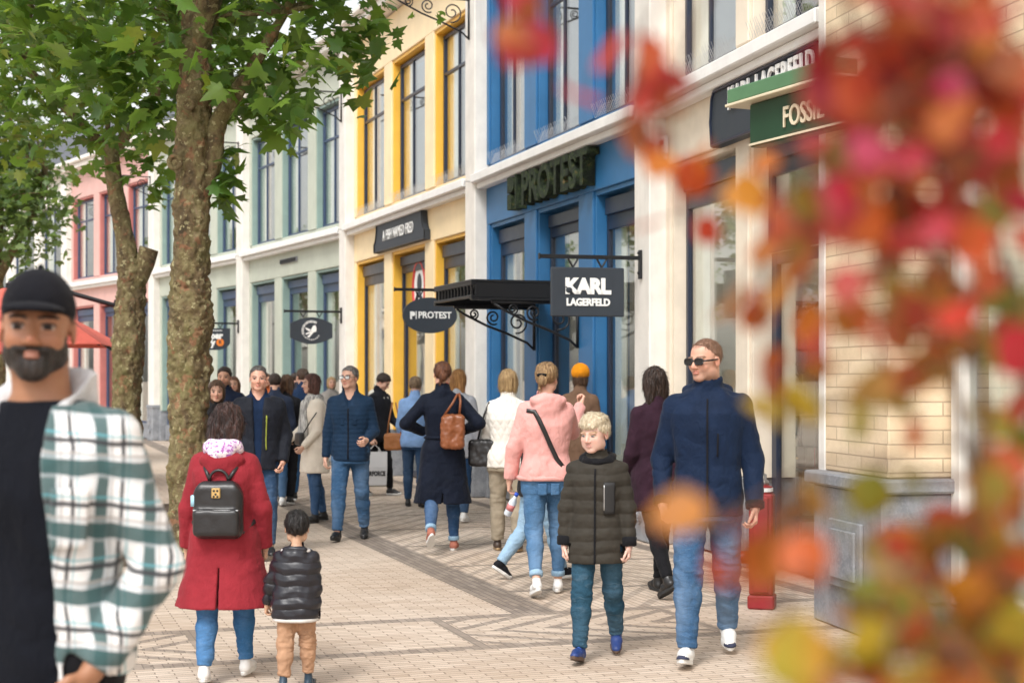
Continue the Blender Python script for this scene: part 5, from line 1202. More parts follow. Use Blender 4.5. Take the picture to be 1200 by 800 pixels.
    for p, dr, pal in leaves:
        up = Vector(rg.normal(size=3)); up = (up-dr*up.dot(dr)).normalized(); x = dr.cross(up); sz = .72*rg.uniform(.030, .050)*(1.2 if pal == 2 else 1); c1 = np.array(PAL[pal][rg.randint(len(PAL[pal]))]); c2 = np.array(PAL[pal][rg.randint(len(PAL[pal]))]); o0 = len(vs); cup = rg.uniform(.1, .5); tip = rg.uniform(-.3, .3)
        b.tube([p, p+dr*.012], .0008, 4)
        rows = [(0, q, 0) for q in (.05, .35, .65, .98)]+[(a, c, abs(a)*cup+tip*c*c) for a, c in o]
        for a, c, h in rows: vs.append(tuple(p+dr*(.012+c*sz)+x*a*sz*1.25+up*(h-(0 if a else 0))*sz)); w = min(1, abs(a)/.36*.6+c*.4)+rg.uniform(-.1, .1); cl.append(np.clip(c1*(1-w)+c2*w, 0, 1))
        n = len(o); base = o0+4; spine = [o0, o0+1, o0+2, o0+3]
        def near(c): return spine[0] if c < .2 else spine[1] if c < .5 else spine[2] if c < .8 else spine[3]
        for i in range(n):
            j = (i+1) % n; a_, c_ = near(o[i][1]), near(o[j][1]); fs.append((base+i, base+j, c_))
            if a_ != c_: fs.append((base+i, c_, a_))
    b.build('branches', plain('twig_bark', (.10, .055, .035), .8, 0, .3, 60, .3), t, True)
    me = bpy.data.meshes.new('foliage'); me.from_pydata(vs, [], fs); a = me.color_attributes.new('Col', 'FLOAT_COLOR', 'POINT'); a.data.foreach_set('color', np.concatenate([np.array(cl), np.ones((len(cl), 1))], 1).astype(np.float32).ravel()); me.update(); link('foliage', me, SHRUBL, t, True)
shrub()

# ------------------------------------------------------------------ parasols, bollard
CANV = fabric('red_canvas', (.72, .16, .12), .85, .08, fold=.15, sheen=.1)
def parasol(label, c, w, zc, zt, rz, pole):
    t = empty('parasol', (c[0], c[1], 0), rz, label, 'parasol', 'red cantilever parasols')
    b = MB(); n = 10; vs = []
    rim = [(-w, -w), (w, -w), (w, w), (-w, w)]; pts = []
    for i in range(4):
        a, e = Vector(rim[i]), Vector(rim[(i+1) % 4])
        for j in range(n): s = j/n; p = a.lerp(e, s)*(1-.05*math.sin(math.pi*s)); pts.append(p)
    rows = 6
    for r in range(rows+1):
        f = r/rows
        for p in pts: vs.append((p.x*(1-f*.96), p.y*(1-f*.96), zc+(zt-zc)*(f**.92)))
    m = len(pts); fs = [(r*m+i, r*m+(i+1) % m, (r+1)*m+(i+1) % m, (r+1)*m+i) for r in range(rows) for i in range(m)]
    o = len(vs); vs += [(x, y, z-.012) for x, y, z in vs]; fs += [tuple(i+o for i in f[::-1]) for f in fs]; fs += [(i, o+i, o+(i+1) % m, (i+1) % m) for i in range(m)]
    fs += [tuple(rows*m+i for i in range(m))]
    b.add(vs, fs); cn = b.build('canopy', CANV, t)
    b = MB()
    for x, y in rim: b.tube([(0, 0, zt-.05), (x*.98, y*.98, zc-.02)], .015, 6); b.tube([(0, 0, zc-.05), (x*.5, y*.5, (zc+zt)/2-.05)], .012, 6)
    b.tube([(0, 0, zt+.08), (0, 0, zc-.12)], .03, 8); b.build('ribs', M['black'], t)
    b = MB(); px, py = pole
    b.box(px-.065, px+.065, py-.065, py+.065, 0, 2.82, 0, .012); b.box(px-.09, px+.09, py-.09, py+.09, .9, 1.15, 0, .01); b.box(px-.5, px+.5, py-.5, py+.5, .0, .08, 0, .02)
    b.build('pole', M['black'], t, False)
    b = MB(); b.tube([(px, py, 2.72), (px*.45, py*.45, 2.42+.55), (0, 0, zt+.08)], .035, 8); b.tube([(px, py, 2.0), (px*.5, py*.5, 2.55)], .022, 8); b.build('arm', M['black'], t)
parasol('red cantilever parasol with its black pole beside the second plane tree', (-7.55, 23.0), 1.55, 2.13, 2.98, R(8), (1.62, 0.0))
parasol('red cantilever parasol partly behind the man in the black cap', (-8.3, 21.0), 1.4, 2.0, 2.78, R(-6), (-1.6, .3))
t = empty('bollard', (1.46, 9.0, 0), R(-15), 'red post with a white banded cap beside the man in sunglasses', 'bollard')
t.location = gnd(893, 712)
RP = paint('red_post_paint', (.26, .014, .018), .45, .15, 6, .1, .2)
b = MB(); b.box(-.085, .085, -.085, .085, .10, .82, 0, .012); b.box(-.055, .055, -.10, .10, .12, .80, 0, .008); b.lathe([(.075, .82), (.075, .87), (.05, .88)], seg=20); b.build('post', RP, t)
b = MB(); b.box(-.095, .095, -.095, .095, 0, .10, 0, .012); b.build('base', RP, t)
b = MB(); b.lathe([(.079, .835), (.079, .862)], seg=20); b.build('white_band', M['wlet'], t)
b = MB(); b.lathe([(.050, .88), (.050, .91), (.034, .92), (.034, .955), (.018, .965)], seg=16); b.build('cap', M['steel'], t, True)
b = MB(); b.lathe([(.045, 0), (.045, .09), (.03, .10)], seg=14); o = b.build('hose_outlet', RP, t, True); o.rotation_euler = (0, R(-90), 0); o.location = (-.085, 0, .36)
# ------------------------------------------------------------------ bags carried by people, then the people
SK = skinmat('skin'); FAIR, PALE_, TAN, BROWN, ASIA = (.62, .36, .26), (.66, .42, .33), (.52, .28, .18), (.20, .085, .045), (.58, .35, .23)
H_DARK = hairmat('dark_brown_hair', (.018, .010, .007), (.055, .030, .020)); H_BLK = hairmat('black_hair', (.008, .007, .007), (.03, .025, .024)); H_BRN = hairmat('brown_hair', (.05, .024, .012), (.15, .075, .035)); H_BLD = hairmat('blond_hair', (.30, .18, .075), (.55, .38, .19)); H_WHT = hairmat('platinum_hair', (.66, .54, .36), (.92, .82, .64)); H_GRY = hairmat('grey_hair', (.09, .08, .075), (.28, .26, .24)); H_AUB = hairmat('auburn_hair', (.07, .022, .010), (.20, .075, .03)); H_GNG = hairmat('ginger_hair', (.28, .12, .035), (.55, .29, .10))
J = dict(mid=denim('mid_blue_denim', (.045, .11, .22)), dark=denim('dark_blue_denim', (.025, .06, .13), .35), teal=denim('petrol_denim', (.025, .075, .12), .3), light=denim('light_blue_denim', (.26, .40, .54)), ink=denim('ink_denim', (.03, .075, .17), .4), pink=denim('washed_blue_denim', (.07, .165, .31)), bright=denim('bright_blue_denim', (.04, .15, .34), .4))
BLK = fabric('black_cloth', (.012, .012, .014)); NVY = fabric('navy_cloth', (.012, .018, .038)); CHINO = fabric('sand_chino', (.32, .27, .20), fold=.5); KHK = fabric('tan_cotton', (.44, .26, .16), fold=.5)
WSOLE = plain('white_rubber', (.72, .71, .68), .6, 0, .08, 12); BSOLE = plain('black_rubber', (.02, .02, .02), .7); GSOLE = plain('gum_rubber', (.35, .24, .13), .7)
WSHOE = plain('white_leather', (.75, .74, .72), .5, 0, .06, 10, .15); BSHOE = plain('black_shoe_leather', (.014, .013, .013), .4, 0, .2, 10, .2); GLS = plain('spectacle_frame', (.03, .03, .035), .3); LENS = plain('dark_lens', (.012, .012, .014), .08); CLEAR = M['glass']
GRN = 'people out in the shopping street'
def plaid():
    b = NB('plaid_flannel'); P = b.sep()
    def st(v, per, a, c): return b.math('MULTIPLY', b.math('GREATER_THAN', b.math('FRACT', b.math('DIVIDE', v, per)), a), b.math('LESS_THAN', b.math('FRACT', b.math('DIVIDE', v, per)), c))
    dx = b.noise(5, 2); wx = b.math('ADD', b.math('ADD', b.math('MULTIPLY', P[0], 1.0), b.math('MULTIPLY', P[1], .75)), b.math('MULTIPLY', dx, .06)); wz = b.math('ADD', b.math('ADD', P[2], b.math('MULTIPLY', P[0], .12)), b.math('MULTIPLY', dx, .05))
    c = (.74, .73, .72)
    for v in (wx, wz):
        c = b.mix(b.math('MULTIPLY', st(v, .145, .02, .44), .5), c, (.40, .43, .45)); c = b.mix(b.math('MULTIPLY', st(v, .145, .08, .32), .88), c, (.008, .06, .06)); c = b.mix(b.math('MULTIPLY', st(v, .145, .58, .66), .9), c, (.03, .03, .035)); c = b.mix(b.math('MULTIPLY', st(v, .145, .72, .76), .6), c, (.10, .36, .42)); c = b.mix(b.math('MULTIPLY', st(v, .145, .40, .43), .5), c, (.35, .26, .20))
    f = b.noise(20, 4, .6); return b.done(b.bsdf(c, .95, b.bump(f, .35, .02), Sheen_Weight=.2))
def shoulder_bag(label, loc, ang, m, w, h, d, strap_pts, name='shoulder_bag', slouch=.012, parts=None):
    t = empty(name, loc, ang, label, 'bag', 'bags carried by people'); r = max(w, h)*.8
    f = Field(np.arange(-r, r, .008), np.arange(-d*1.3, d*1.3, .008), np.arange(-h*.75, h*.75, .008))
    f.add(lambda X, Y, Z: box_d(X, Y, Z, (0, 0, 0), (w/2*1, d/2, h/2), min(d, w, h)*.38)+.10*np.maximum(Z, 0)*(np.abs(X)/w), (-r, -d, -h), (r, d, h))
    V, Q = f.mesh(2); V = V+vnormals(V, Q)*(slouch*perlin(V*np.array((14, 14, 9)))+slouch*.5*perlin(V*28))[:, None]; mesh_obj('bag_body', V, Q, m, t)
    for pts, rr in strap_pts:
        b = MB(); b.tube([Vector(p) for p in pts], rr, 7); b.build('strap', m, t, True)
    return t
def local(p, v): return Vector((p.root.location.x, p.root.location.y, 0))+Vector(rotz(p.root.rotation_euler.z)@np.array(v, float))

# 1 foreground man in the cap
p = Person('bearded man in a black cap and green plaid overshirt, nearest in the left foreground', 1.90, 'm', (-1.145, 3.75), -16, ((8, 4, 0), (-6, 6, 0)), ((-8, 17, 25, -24), (8, 14, 16, 2)), (26, -2, 2), lean=0, q=.8, girth=1.02, curl=(40, 40))
p.body(SK, (.36, .17, .092), (.012, .009, .008), (.26, .10, .085), eyes=(.012, .008, .006)); p.hair(H_BLK, 'short', A=.54, puff=-.022); p.beard(hairmat('beard_hair', (.008, .006, .005), (.03, .02, .016))); p.cap(fabric('cap_twill', (.010, .010, .013), fold=.1))
p.trousers(fabric('black_trousers', (.012, .012, .014), fold=.5), .014); p.shoes(BSHOE, WSOLE)
p.top(fabric('black_tshirt', (.006, .007, .011), .85, fold=.5), .47, .012, 0, .02, collar='none', name='tshirt', arms=False, vz=.010, neckz=.842)
p.top(plaid(), .49, .030, .08, .022, ('cloth', .009), 'none', 'overshirt', vz=.0095, sl_end=.97, open_w=(.075, .12, 1.0), neckz=.835)
s_ = p.tp
f = p.grid(p.piv-.36, p.piv+.12, .008); H = p.H; c0 = np.array([0, p.cy(.82*H)+.004*H, (.850)*H+p.dz])      # grey hood lying round the neck
for a in np.linspace(-62, 242, 26):
    r_ = R(a); back = max(0, math.sin(r_)); tp_ = min(1, .30+.7*min(a+62, 242-a)/55); f.ell(c0+np.array([(.112)*math.cos(r_)*1.05, .095*math.sin(r_)+.02*back, -.012-.035*(1-back)+.02*back-.02*(1-tp_)]), ((.036+.012*back)*tp_, (.036+.02*back)*tp_, (.045+.02*back)*tp_), .03)
f.ell(c0+np.array([0, .15, -.03]), (.12, .055, .10), .03)
V, Q = f.mesh(2); V = V+vnormals(V, Q)*(.008*perlin(V*16))[:, None]; mesh_obj('hood', V, Q, fabric('grey_marl_jersey', (.62, .61, .61), .95, .12, fold=.5), p.root)
p.slack, p.flare = .036, .10; p.patch('chest_pocket', s_.data.materials[0], -52, -30, .66, .735, .009, .006, s_)

# 2 woman in the red coat with the backpack
p = Person('dark haired woman in a long red coat with a black backpack, seen from behind', 1.50, 'f', (-1.56, 8.35), 178, ((-6, 8, 8), (12, 4, -6)), ((2, 16, 12, 6), (2, 16, 14, 2)), (0, 18, 0), hs=1.1, q=.9, girth=1.08)
RW = p
p.body(SK, ASIA); p.hair(hairmat('dark_hair_streaked', (.014, .007, .006), (.075, .03, .022)), 'long', puff=.03, zl=-.38, amp=.02)
COATR = fabric('red_wool_coat', (.27, .026, .036), .9, .14, fold=.45); p.trousers(J['bright'], .010); p.shoes(WSHOE, WSOLE)
p.top(COATR, .275, .036, .26, .028, ('cloth', .0045), 'none', 'coat', vz=.010, vent=True)
f = p.grid(p.piv-.3, p.piv+.25, .008); c = np.array([0, .055*1.5, .80*1.5+p.dz]); f.ell(c, (.125, .052, .055), .02); f.ell(c+np.array([0, .012, -.055]), (.09, .04, .07), .03); f.ell(c+np.array([0, -.03, .06]), (.085, .07, .045), .015, 's')
V, Q = f.mesh(2); mesh_obj('hood', V+vnormals(V, Q)*(.005*perlin(V*18))[:, None], Q, COATR, p.root)
b = NB('lilac_print_scarf'); n1 = b.noise(34, 3); n2 = b.noise(60, 2); LIL = b.done(b.bsdf(b.mix(b.step(n2, .52, .6), b.mix(b.step(n1, .42, .55), (.62, .50, .66), (.85, .78, .82)), (.35, .12, .38)), .9, b.bump(n1, .4, .02)))
f = p.grid(p.piv-.28, p.piv+.2, .007); c = np.array([0, .02, .838*1.5+p.dz])
for a in np.linspace(0, 2*math.pi, 18): f.ell(c+np.array([.075*math.cos(a), .068*math.sin(a)+.012, .012*math.sin(a*3)]), (.034, .032, .042), .02)
f.ell(c+np.array([0, .085, .0]), (.07, .035, .055), .03)
V, Q = f.mesh(2); mesh_obj('scarf', V+vnormals(V, Q)*(.008*perlin(V*26))[:, None], Q, LIL, p.root)
t = empty('backpack', local(p, (0, .155, .965)), R(178), 'small black leather backpack with a metal badge on the red coat', 'bag', 'bags carried by people')
f = Field(np.arange(-.19, .19, .007), np.arange(-.1, .12, .007), np.arange(-.2, .22, .007))
f.add(lambda X, Y, Z: np.maximum(box_d(X, Y, Z, (0, .01, -.02), (.135, .052, .155), .05), ((X/.142)**2+((Z+.0)/.165)**2*np.where(Z > 0, 1, .0))**.5*.14-.14), (-.19, -.1, -.2), (.19, .12, .22)); f.add(lambda X, Y, Z: box_d(X, Y, Z, (0, .058, -.085), (.125, .028, .075), .026), (-.19, -.1, -.2), (.19, .12, .22), .006)
f.add(lambda X, Y, Z: cone_d(X, Y, Z, np.array((-.2, .105, -.01)), np.array((.2, .105, -.01)), .016, .016), (-.19, -.1, -.2), (.19, .12, .22), .004, 's')
V, Q = f.mesh(2); mesh_obj('bag_body', V+vnormals(V, Q)*(.003*perlin(V*20))[:, None], Q, LBLK, t)
b = MB(); b.box(-.024, .024, .058, .072, .045, .10, 0, .004); o = b.build('badge', M['gold'], t); b = MB()
for dx, dz in ((-.009, .085), (.009, .085), (0, .067), (-.01, .055), (.01, .055)): b.ball((dx, .073, dz), (.006, .003, .006))
b.build('emblem', LBLK, o)
b = MB(); b.tube([(.05*math.cos(a), -.005, .135+.055*math.sin(a)) for a in np.linspace(0, math.pi, 11)], .008, 6); b.build('handle', LBLK, t, True)
for sx in (1, -1): b = MB(); b.tube([(sx*.05, -.01, .14), (sx*.085, -.05, .20), (sx*.105, -.13, .195), (sx*.11, -.22, .12), (sx*.14, -.22, -.02), (sx*.165, -.12, -.10), (sx*.12, -.03, -.15)], .011, 7); b.build('strap', LBLK, t, True)
b = MB(); b.lathe([(.018, 0), (.018, .055), (.012, .06)], (.125, .03, .0)); b.build('bottle_cap', plain('pale_blue_plastic', (.35, .62, .78), .4), t, True)
b = MB(); b.tube([(-.12, .072, -.018), (.12, .072, -.018)], .0035, 5); b.build('zip', M['steel'], t)

# 3 toddler
p = Person('toddler in a black puffer jacket and tan trousers beside the red coat', .945, 'k', (-1.14, 8.12), 176, ((-6, 10, 4), (10, 6, -4)), ((6, 24, 16, 12), (-2, 8, 4, 0)), (8, 6, 0), hs=1.42, q=.62, girth=1.18)
p.body(SK, ASIA); p.hair(H_BLK, 'short', A=.44, B=.86, puff=.02)
p.trousers(KHK, .012, tex=('trousers', .008), hem=.80); PUFB = plain('black_puffer_nylon', (.012, .012, .018), .38, 0, .25, 14, .35)
p.top(PUFB, .43, .030, 0, .024, ('puffer', .011, .062), 'hood', vz=.011, sl_end=.98)
b = MB(); b.tube([tuple(p.surf(a, .428*p.H+p.dz, .018, 0, 0)) for a in np.linspace(0, 360, 33)], .010, 8); b.build('shirt_hem', fabric('white_cotton', (.6, .57, .54)), p.root, True)
b = MB(); b.tube([tuple(p.surf(a, .832*p.H+p.dz, .016, 0, 0)) for a in np.linspace(0, 360, 25)], .012, 8); b.build('collar', fabric('white_fleece', (.65, .62, .6)), p.root, True)
p.shoes(plain('navy_rubber_boot', (.02, .045, .075), .35, 0, .15, 8), BSOLE, boot=.10)

# 4 man in the blue quilted jacket
p = Person('grey haired man with glasses in a blue quilted jacket and jeans, walking towards the camera', 1.77, 'm', (-1.64, 15.6), -4, ((-9, 12, 8), (13, 6, -8)), ((-4, 12, 70, -28), (2, 10, 6, 4)), (-22, -4, 0), q=1.0, girth=1.06)
p.body(SK, FAIR); p.hair(H_GRY, 'short', A=.52); p.glasses(GLS, CLEAR); p.trousers(J['mid'], .016); p.shoes(BSHOE, BSOLE, hi_=True)
QB = fabric('blue_quilted_nylon', (.013, .034, .072), .6, .2, fold=.35); p.top(QB, .455, .026, 0, .020, ('puffer', .0045, .045), 'stand', vz=.011, vneck=.075)
p.patch('zip', BLK, -92.5, -87.5, .47, .76, .006, .004)
for a in (-118, -72): p.patch('chest_pocket', QB, a, a+12, .665, .70, .007)

# 5 woman in the white coat
p = Person('long haired woman in a cream coat and grey scarf, standing in profile', 1.69, 'f', (-2.25, 17.5), -66, ((4, 4, 0), (-7, 6, 0)), ((4, 8, 40, -10), (16, 10, 52, -6)), (-14, 0, 0), q=1.1)
p.body(SK, FAIR); p.hair(hairmat('auburn_brown_hair', (.05, .018, .012), (.17, .065, .045)), 'long', zl=-.62, puff=.012); p.trousers(J['ink'], .006); p.shoes(BSHOE, BSOLE, boot=.16)
CRM = fabric('cream_wool', (.80, .71, .60), .9, .08, fold=.35); p.top(CRM, .335, .028, .10, .018, collar='lapel', name='coat', vz=.012)
b = NB('striped_scarf'); z = b.sep()[2]; SCF = b.done(b.bsdf(b.mix(b.step(b.noise(30, 3, .5, b.mapping(scale=(2, 2, .3))), .4, .6), (.26, .25, .24), (.62, .60, .57)), .95, b.bump(b.noise(50, 3), .5, .02)))
f = p.grid(p.piv-.75, p.piv+.2, .011); H = p.H; c = np.array([0, .0, .835*H+p.dz])
for a in np.linspace(0, 2*math.pi, 16): f.ell(c+np.array([.08*math.cos(a), .072*math.sin(a), .0]), (.036, .034, .045), .02)
for dx in (-.055, .05): f.cone((dx, -.105, .80*H+p.dz), (dx*1.15, -.14, .55*H+p.dz), .045, .05, .03)
V, Q = f.mesh(2); mesh_obj('scarf', V+vnormals(V, Q)*(.009*perlin(V*np.array((26, 26, 6))))[:, None], Q, SCF, p.root)
b = MB()
for i in range(3): b.ball(p.surf(-62, (.66-.07*i)*H+p.dz, .028, .1, .006), .012)
b.build('buttons', BLK, p.tp, True)
shoulder_bag('small black crossbody bag on the cream coat', local(p, (.05, -.19, .565*H)), R(-66), LBLK, .22, .15, .07, [([(-.1, .02, .07), (-.13, .07, .25), (-.1, .1, .42)], .007), ([(.1, .02, .07), (.16, .08, .2), (.2, .14, .3)], .007)], 'crossbody_bag', .004)

# 6 man in the dark anorak
p = Person('grey haired man in a dark anorak over a blue shirt, behind the woman in red', 1.76, 'm', (-2.36, 14.3), 8, ((8, 6, 0), (-8, 10, 6)), ((-6, 14, 26, -6), (6, 12, 14, 0)), (0, 0, 0), q=1.0, girth=1.1)
p.body(SK, (.60, .33, .24)); p.hair(hairmat('iron_grey_hair', (.05, .045, .042), (.17, .155, .145)), 'short', A=.56); p.trousers(J['dark'], .016); p.shoes(BSHOE, BSOLE, hi_=True)
ANO = fabric('dark_anorak', (.013, .015, .022), .6, fold=.5); p.top(fabric('blue_shirt', (.010, .022, .055)), .46, .018, 0, .02, collar='lapel', vneck=.055, name='shirt', arms=False, vz=.011)
p.top(ANO, .45, .042, .05, .030, ('cloth', .008), 'none', vz=.011, open_w=(.05, .02, 1.0), neckz=.836); p.patch('zip', fabric('lime_zip', (.25, .28, .05)), -66, -63, .56, .74, .006)
# 7 woman with the bob
p = Person('woman with a brown bob and a black jacket beside the trunk', 1.62, 'f', (-3.00, 15.6), 14, ((5, 4, 0), (-6, 6, 0)), ((0, 10, 20, -4),)*2, (-4, 4, 0), q=1.2)
p.body(SK, FAIR); p.hair(H_BRN, 'bob', puff=.02); p.trousers(BLK, .012); p.shoes(BSHOE, BSOLE, hi_=True); p.top(fabric('black_jacket', (.014, .014, .016), .6, fold=.5), .46, .03, .03, .024, ('cloth', .009), vz=.013)
p.patch('zip', M['steel'], -92, -88, .48, .80, .005)
# 8 older woman at the trunk
p = Person('fair haired older woman half hidden by the big trunk', 1.60, 'f', (-3.42, 16.6), 20, ((4, 4, 0), (-4, 6, 0)), ((0, 10, 10, 0),)*2, (6, 0, 0), q=1.4)
p.body(SK, FAIR); p.hair(H_BLD, 'short', A=.46, puff=.012); p.trousers(BLK, .012); p.shoes(BSHOE, BSOLE, hi_=True); p.top(fabric('charcoal_jacket', (.03, .03, .035)), .46, .03, .02, .024, vz=.014)
# 9 dark haired man behind
p = Person('dark haired man standing behind the woman with the brown bob', 1.77, 'm', (-3.36, 18.0), -8, ((4, 4, 0), (-4, 6, 0)), ((0, 10, 10, 0),)*2, (8, 0, 0), q=1.4)
p.body(SK, TAN, stubble=(.1, .06, .05)); p.hair(H_DARK, 'short', A=.50, puff=.02); p.trousers(J['dark'], .014); p.shoes(BSHOE, BSOLE, hi_=True); p.top(NVY, .46, .03, .02, .024, vz=.014)
# 10 auburn woman further back
p = Person('auburn haired woman between the bob and the dark anorak, further back', 1.66, 'f', (-3.98, 22.0), -4, ((4, 4, 0), (-4, 6, 0)), ((0, 10, 10, 0),)*2, (6, 0, 0), q=1.5)
p.body(SK, FAIR); p.hair(H_AUB, 'long', puff=.01, zl=-.3); p.trousers(BLK, .012); p.shoes(BSHOE, BSOLE, hi_=True); p.top(BLK, .46, .03, .02, .024, vz=.015)
# 11 woman from behind, in black
p = Person('brown haired woman in black from behind, left of the cream coat', 1.68, 'f', (-2.94, 20.0), 172, ((10, 6, 0), (-10, 8, 8)), ((4, 10, 16, 0), (4, 10, 14, 0)), (10, 4, 0), q=1.2)
p.body(SK, FAIR); p.hair(H_BRN, 'long', puff=.03, zl=-.22, amp=.02); p.trousers(BLK, .018, .01); p.shoes(BSHOE, WSOLE, laces=WSOLE); p.top(fabric('black_jersey', (.018, .018, .021), fold=.5), .47, .026, .02, .018, ('cloth', .009), vz=.013)
# 12 man behind the cream coat
p = Person('man in a navy jacket and blue jeans just behind the cream coat', 1.77, 'm', (-2.80, 20.6), 196, ((8, 6, 0), (-8, 8, 6)), ((0, 10, 14, 0), (10, 14, 40, 0)), (20, 0, 0), q=1.3)
p.body(SK, FAIR); p.hair(hairmat('short_brown_hair', (.045, .025, .016), (.12, .07, .045)), 'short', A=.47); p.trousers(J['bright'], .014); p.shoes(BSHOE, WSOLE); p.top(fabric('navy_windcheater', (.014, .035, .09), .6, fold=.4), .46, .028, .0, .022, vz=.014)
# 13 young man looking down with the shopping bag
p = Person('young man in a dark jacket with a pale hood, looking down with a shopping bag', 1.72, 'm', (-1.86, 21.5), 62, ((10, 4, 0), (-10, 8, 8)), ((12, 8, 52, -8), (2, 8, 4, 2)), (10, 32, 0), q=1.2)
YM = p; p.body(SK, FAIR); p.hair(H_DARK, 'short', A=.46, puff=.03); p.trousers(BLK, .012); p.shoes(plain('black_trainer', (.02, .02, .022), .5), WSOLE, toe=WSOLE, laces=WSOLE); p.top(fabric('dark_jacket', (.014, .015, .02)), .46, .028, 0, .022, vz=.013)
f = p.grid(p.piv-.4, p.piv+.3, .011); c = np.array([0, .07, .825*p.H+p.dz]); f.ell(c, (.13, .075, .07), .02); f.cone(c+np.array([.09, -.05, .0]), c+np.array([.05, -.17, -.06]), .035, .025, .02); f.cone(c+np.array([-.09, -.05, .0]), c+np.array([-.05, -.17, -.06]), .035, .025, .02)
V, Q = f.mesh(2); mesh_obj('hood', V, Q, fabric('ecru_fleece', (.66, .62, .55), fold=.5), p.root)
gp = p.grip_w(-1)
t = empty('shopping_bag', (gp.x+.02, gp.y-.02, gp.z-.06), R(12), 'pale grey paper shopping bag with black capitals', 'bag', 'bags carried by people'); b = MB()
vs = [(x, y, z) for z, w, d in ((-.50, .155, .07), (-.25, .165, .065), (-.04, .17, .03)) for x, y in ((-w, -d), (w, -d), (w, d), (-w, d))]; b.add(vs, [(3, 2, 1, 0)]+[(r*4+i, r*4+(i+1) % 4, r*4+4+(i+1) % 4, r*4+4+i) for r in (0, 1) for i in range(4)]); b.build('bag_body', plain('pale_grey_paper', (.50, .49, .49), .55, 0, .1, 5, .2), t)
b = MB(); b.box(-.15, .15, -.066, .066, -.52, -.501, 0, .004); b.build('bag_base', plain('olive_card', (.20, .19, .15), .7), t)
for yy in (-.035, .035): b = MB(); b.tube([(-.09, yy, -.05), (-.06, yy*.6, .0), (0, 0, .06), (.06, yy*.6, .0), (.09, yy, -.05)], .006, 6); b.build('handle', plain('cord', (.5, .48, .46), .8), t, True)
text_mesh('lettering', 'AIRFORCE', .088, BLK, t, 0, -.073, -.34, .002, .003, .68)
# 14 woman in the navy trench coat
p = Person('woman in a long navy coat with her hands on her hips, seen from behind', 1.80, 'f', (-.66, 14.6), 182, ((-14, 34, 38), (5, 3, 0)), ((-24, 42, 46, -62), (-24, 42, 46, -62)), (0, 2, 0), q=1.0, girth=.98, curl=(50, 50))
p.body(SK, FAIR); p.hair(H_AUB, 'knot', puff=.012); COATN = fabric('navy_trench', (.006, .009, .019), .7, .2, fold=.5); p.trousers(J['ink'], .008, hem=.93, cuff=J['light']); p.shoes(plain('rust_suede_trainer', (.35, .12, .08), .8, 0, .3, 16), WSOLE, laces=WSOLE)
p.top(COATN, .255, .028, .20, .024, ('cloth', .007), 'lapel', 'coat', vz=.0115, vent=True)
P_, b = p.strap('belt', COATN, [(a, .60) for a in range(0, 361, 12)], .016, .004); b.build('belt', COATN, p.tp, True)
b = MB(); b.tube([tuple(p.h2w((.2*math.cos(a), .10+.19*math.sin(a), .10+.05*math.sin(a)))) for a in np.linspace(0, 6.283, 22)], .014, 7); b.build('neckerchief', fabric('coral_scarf', (.55, .16, .13)), p.root, True)
H = p.H
shoulder_bag('brown leather shoulder bag on the back of the navy coat', local(p, (-.10, .20, .635*H)), R(182), LBRN, .23, .33, .12, [([(-.06, .0, .15), (-.07, .01, .28), (-.06, -.06, .35), (-.05, -.16, .34), (-.02, -.24, .22)], .012), ([(.08, .0, .15), (.0, .02, .27), (-.04, -.05, .345), (-.04, -.15, .335)], .012)], 'shoulder_bag', .022)

# 15 person in light blue with the tan bag
p = Person('fair haired woman in a light blue jacket in front of the navy coat', 1.66, 'f', (-1.24, 19.6), 176, ((8, 6, 0), (-8, 8, 6)), ((4, 10, 30, -4), (4, 16, 20, 2)), (-8, 10, 0), q=1.2)
p.body(SK, FAIR); p.hair(hairmat('ash_hair', (.16, .10, .055), (.36, .25, .15)), 'short', A=.38, B=.8, puff=.03); p.trousers(J['dark'], .012); p.shoes(BSHOE, BSOLE, hi_=True); p.top(fabric('light_blue_cotton', (.26, .42, .72), .85, fold=.5), .46, .03, .02, .024, ('cloth', .007), vz=.013)
shoulder_bag('tan leather handbag beside the light blue jacket', local(p, (.27, -.02, .50*p.H)), R(170), LTAN, .26, .22, .10, [([(-.09, 0, .09), (-.06, 0, .3), (-.02, 0, .5)], .010), ([(.09, 0, .09), (.06, 0, .3), (.02, 0, .5)], .010)], 'handbag')
# 16 blond woman behind the navy coat
p = Person('blond woman in pale grey beyond the navy coat', 1.74, 'f', (-.62, 17.6), 170, ((8, 6, 0), (-8, 8, 6)), ((4, 10, 10, 0),)*2, (-6, 0, 0), q=1.2)
p.body(SK, FAIR); p.hair(H_GNG, 'long', zl=-.25, puff=.015); p.trousers(J['dark'], .012); p.shoes(WSHOE, WSOLE); p.top(fabric('pale_grey_cotton', (.45, .46, .50), .85, fold=.5), .42, .03, .04, .024, ('cloth', .007), vz=.013)
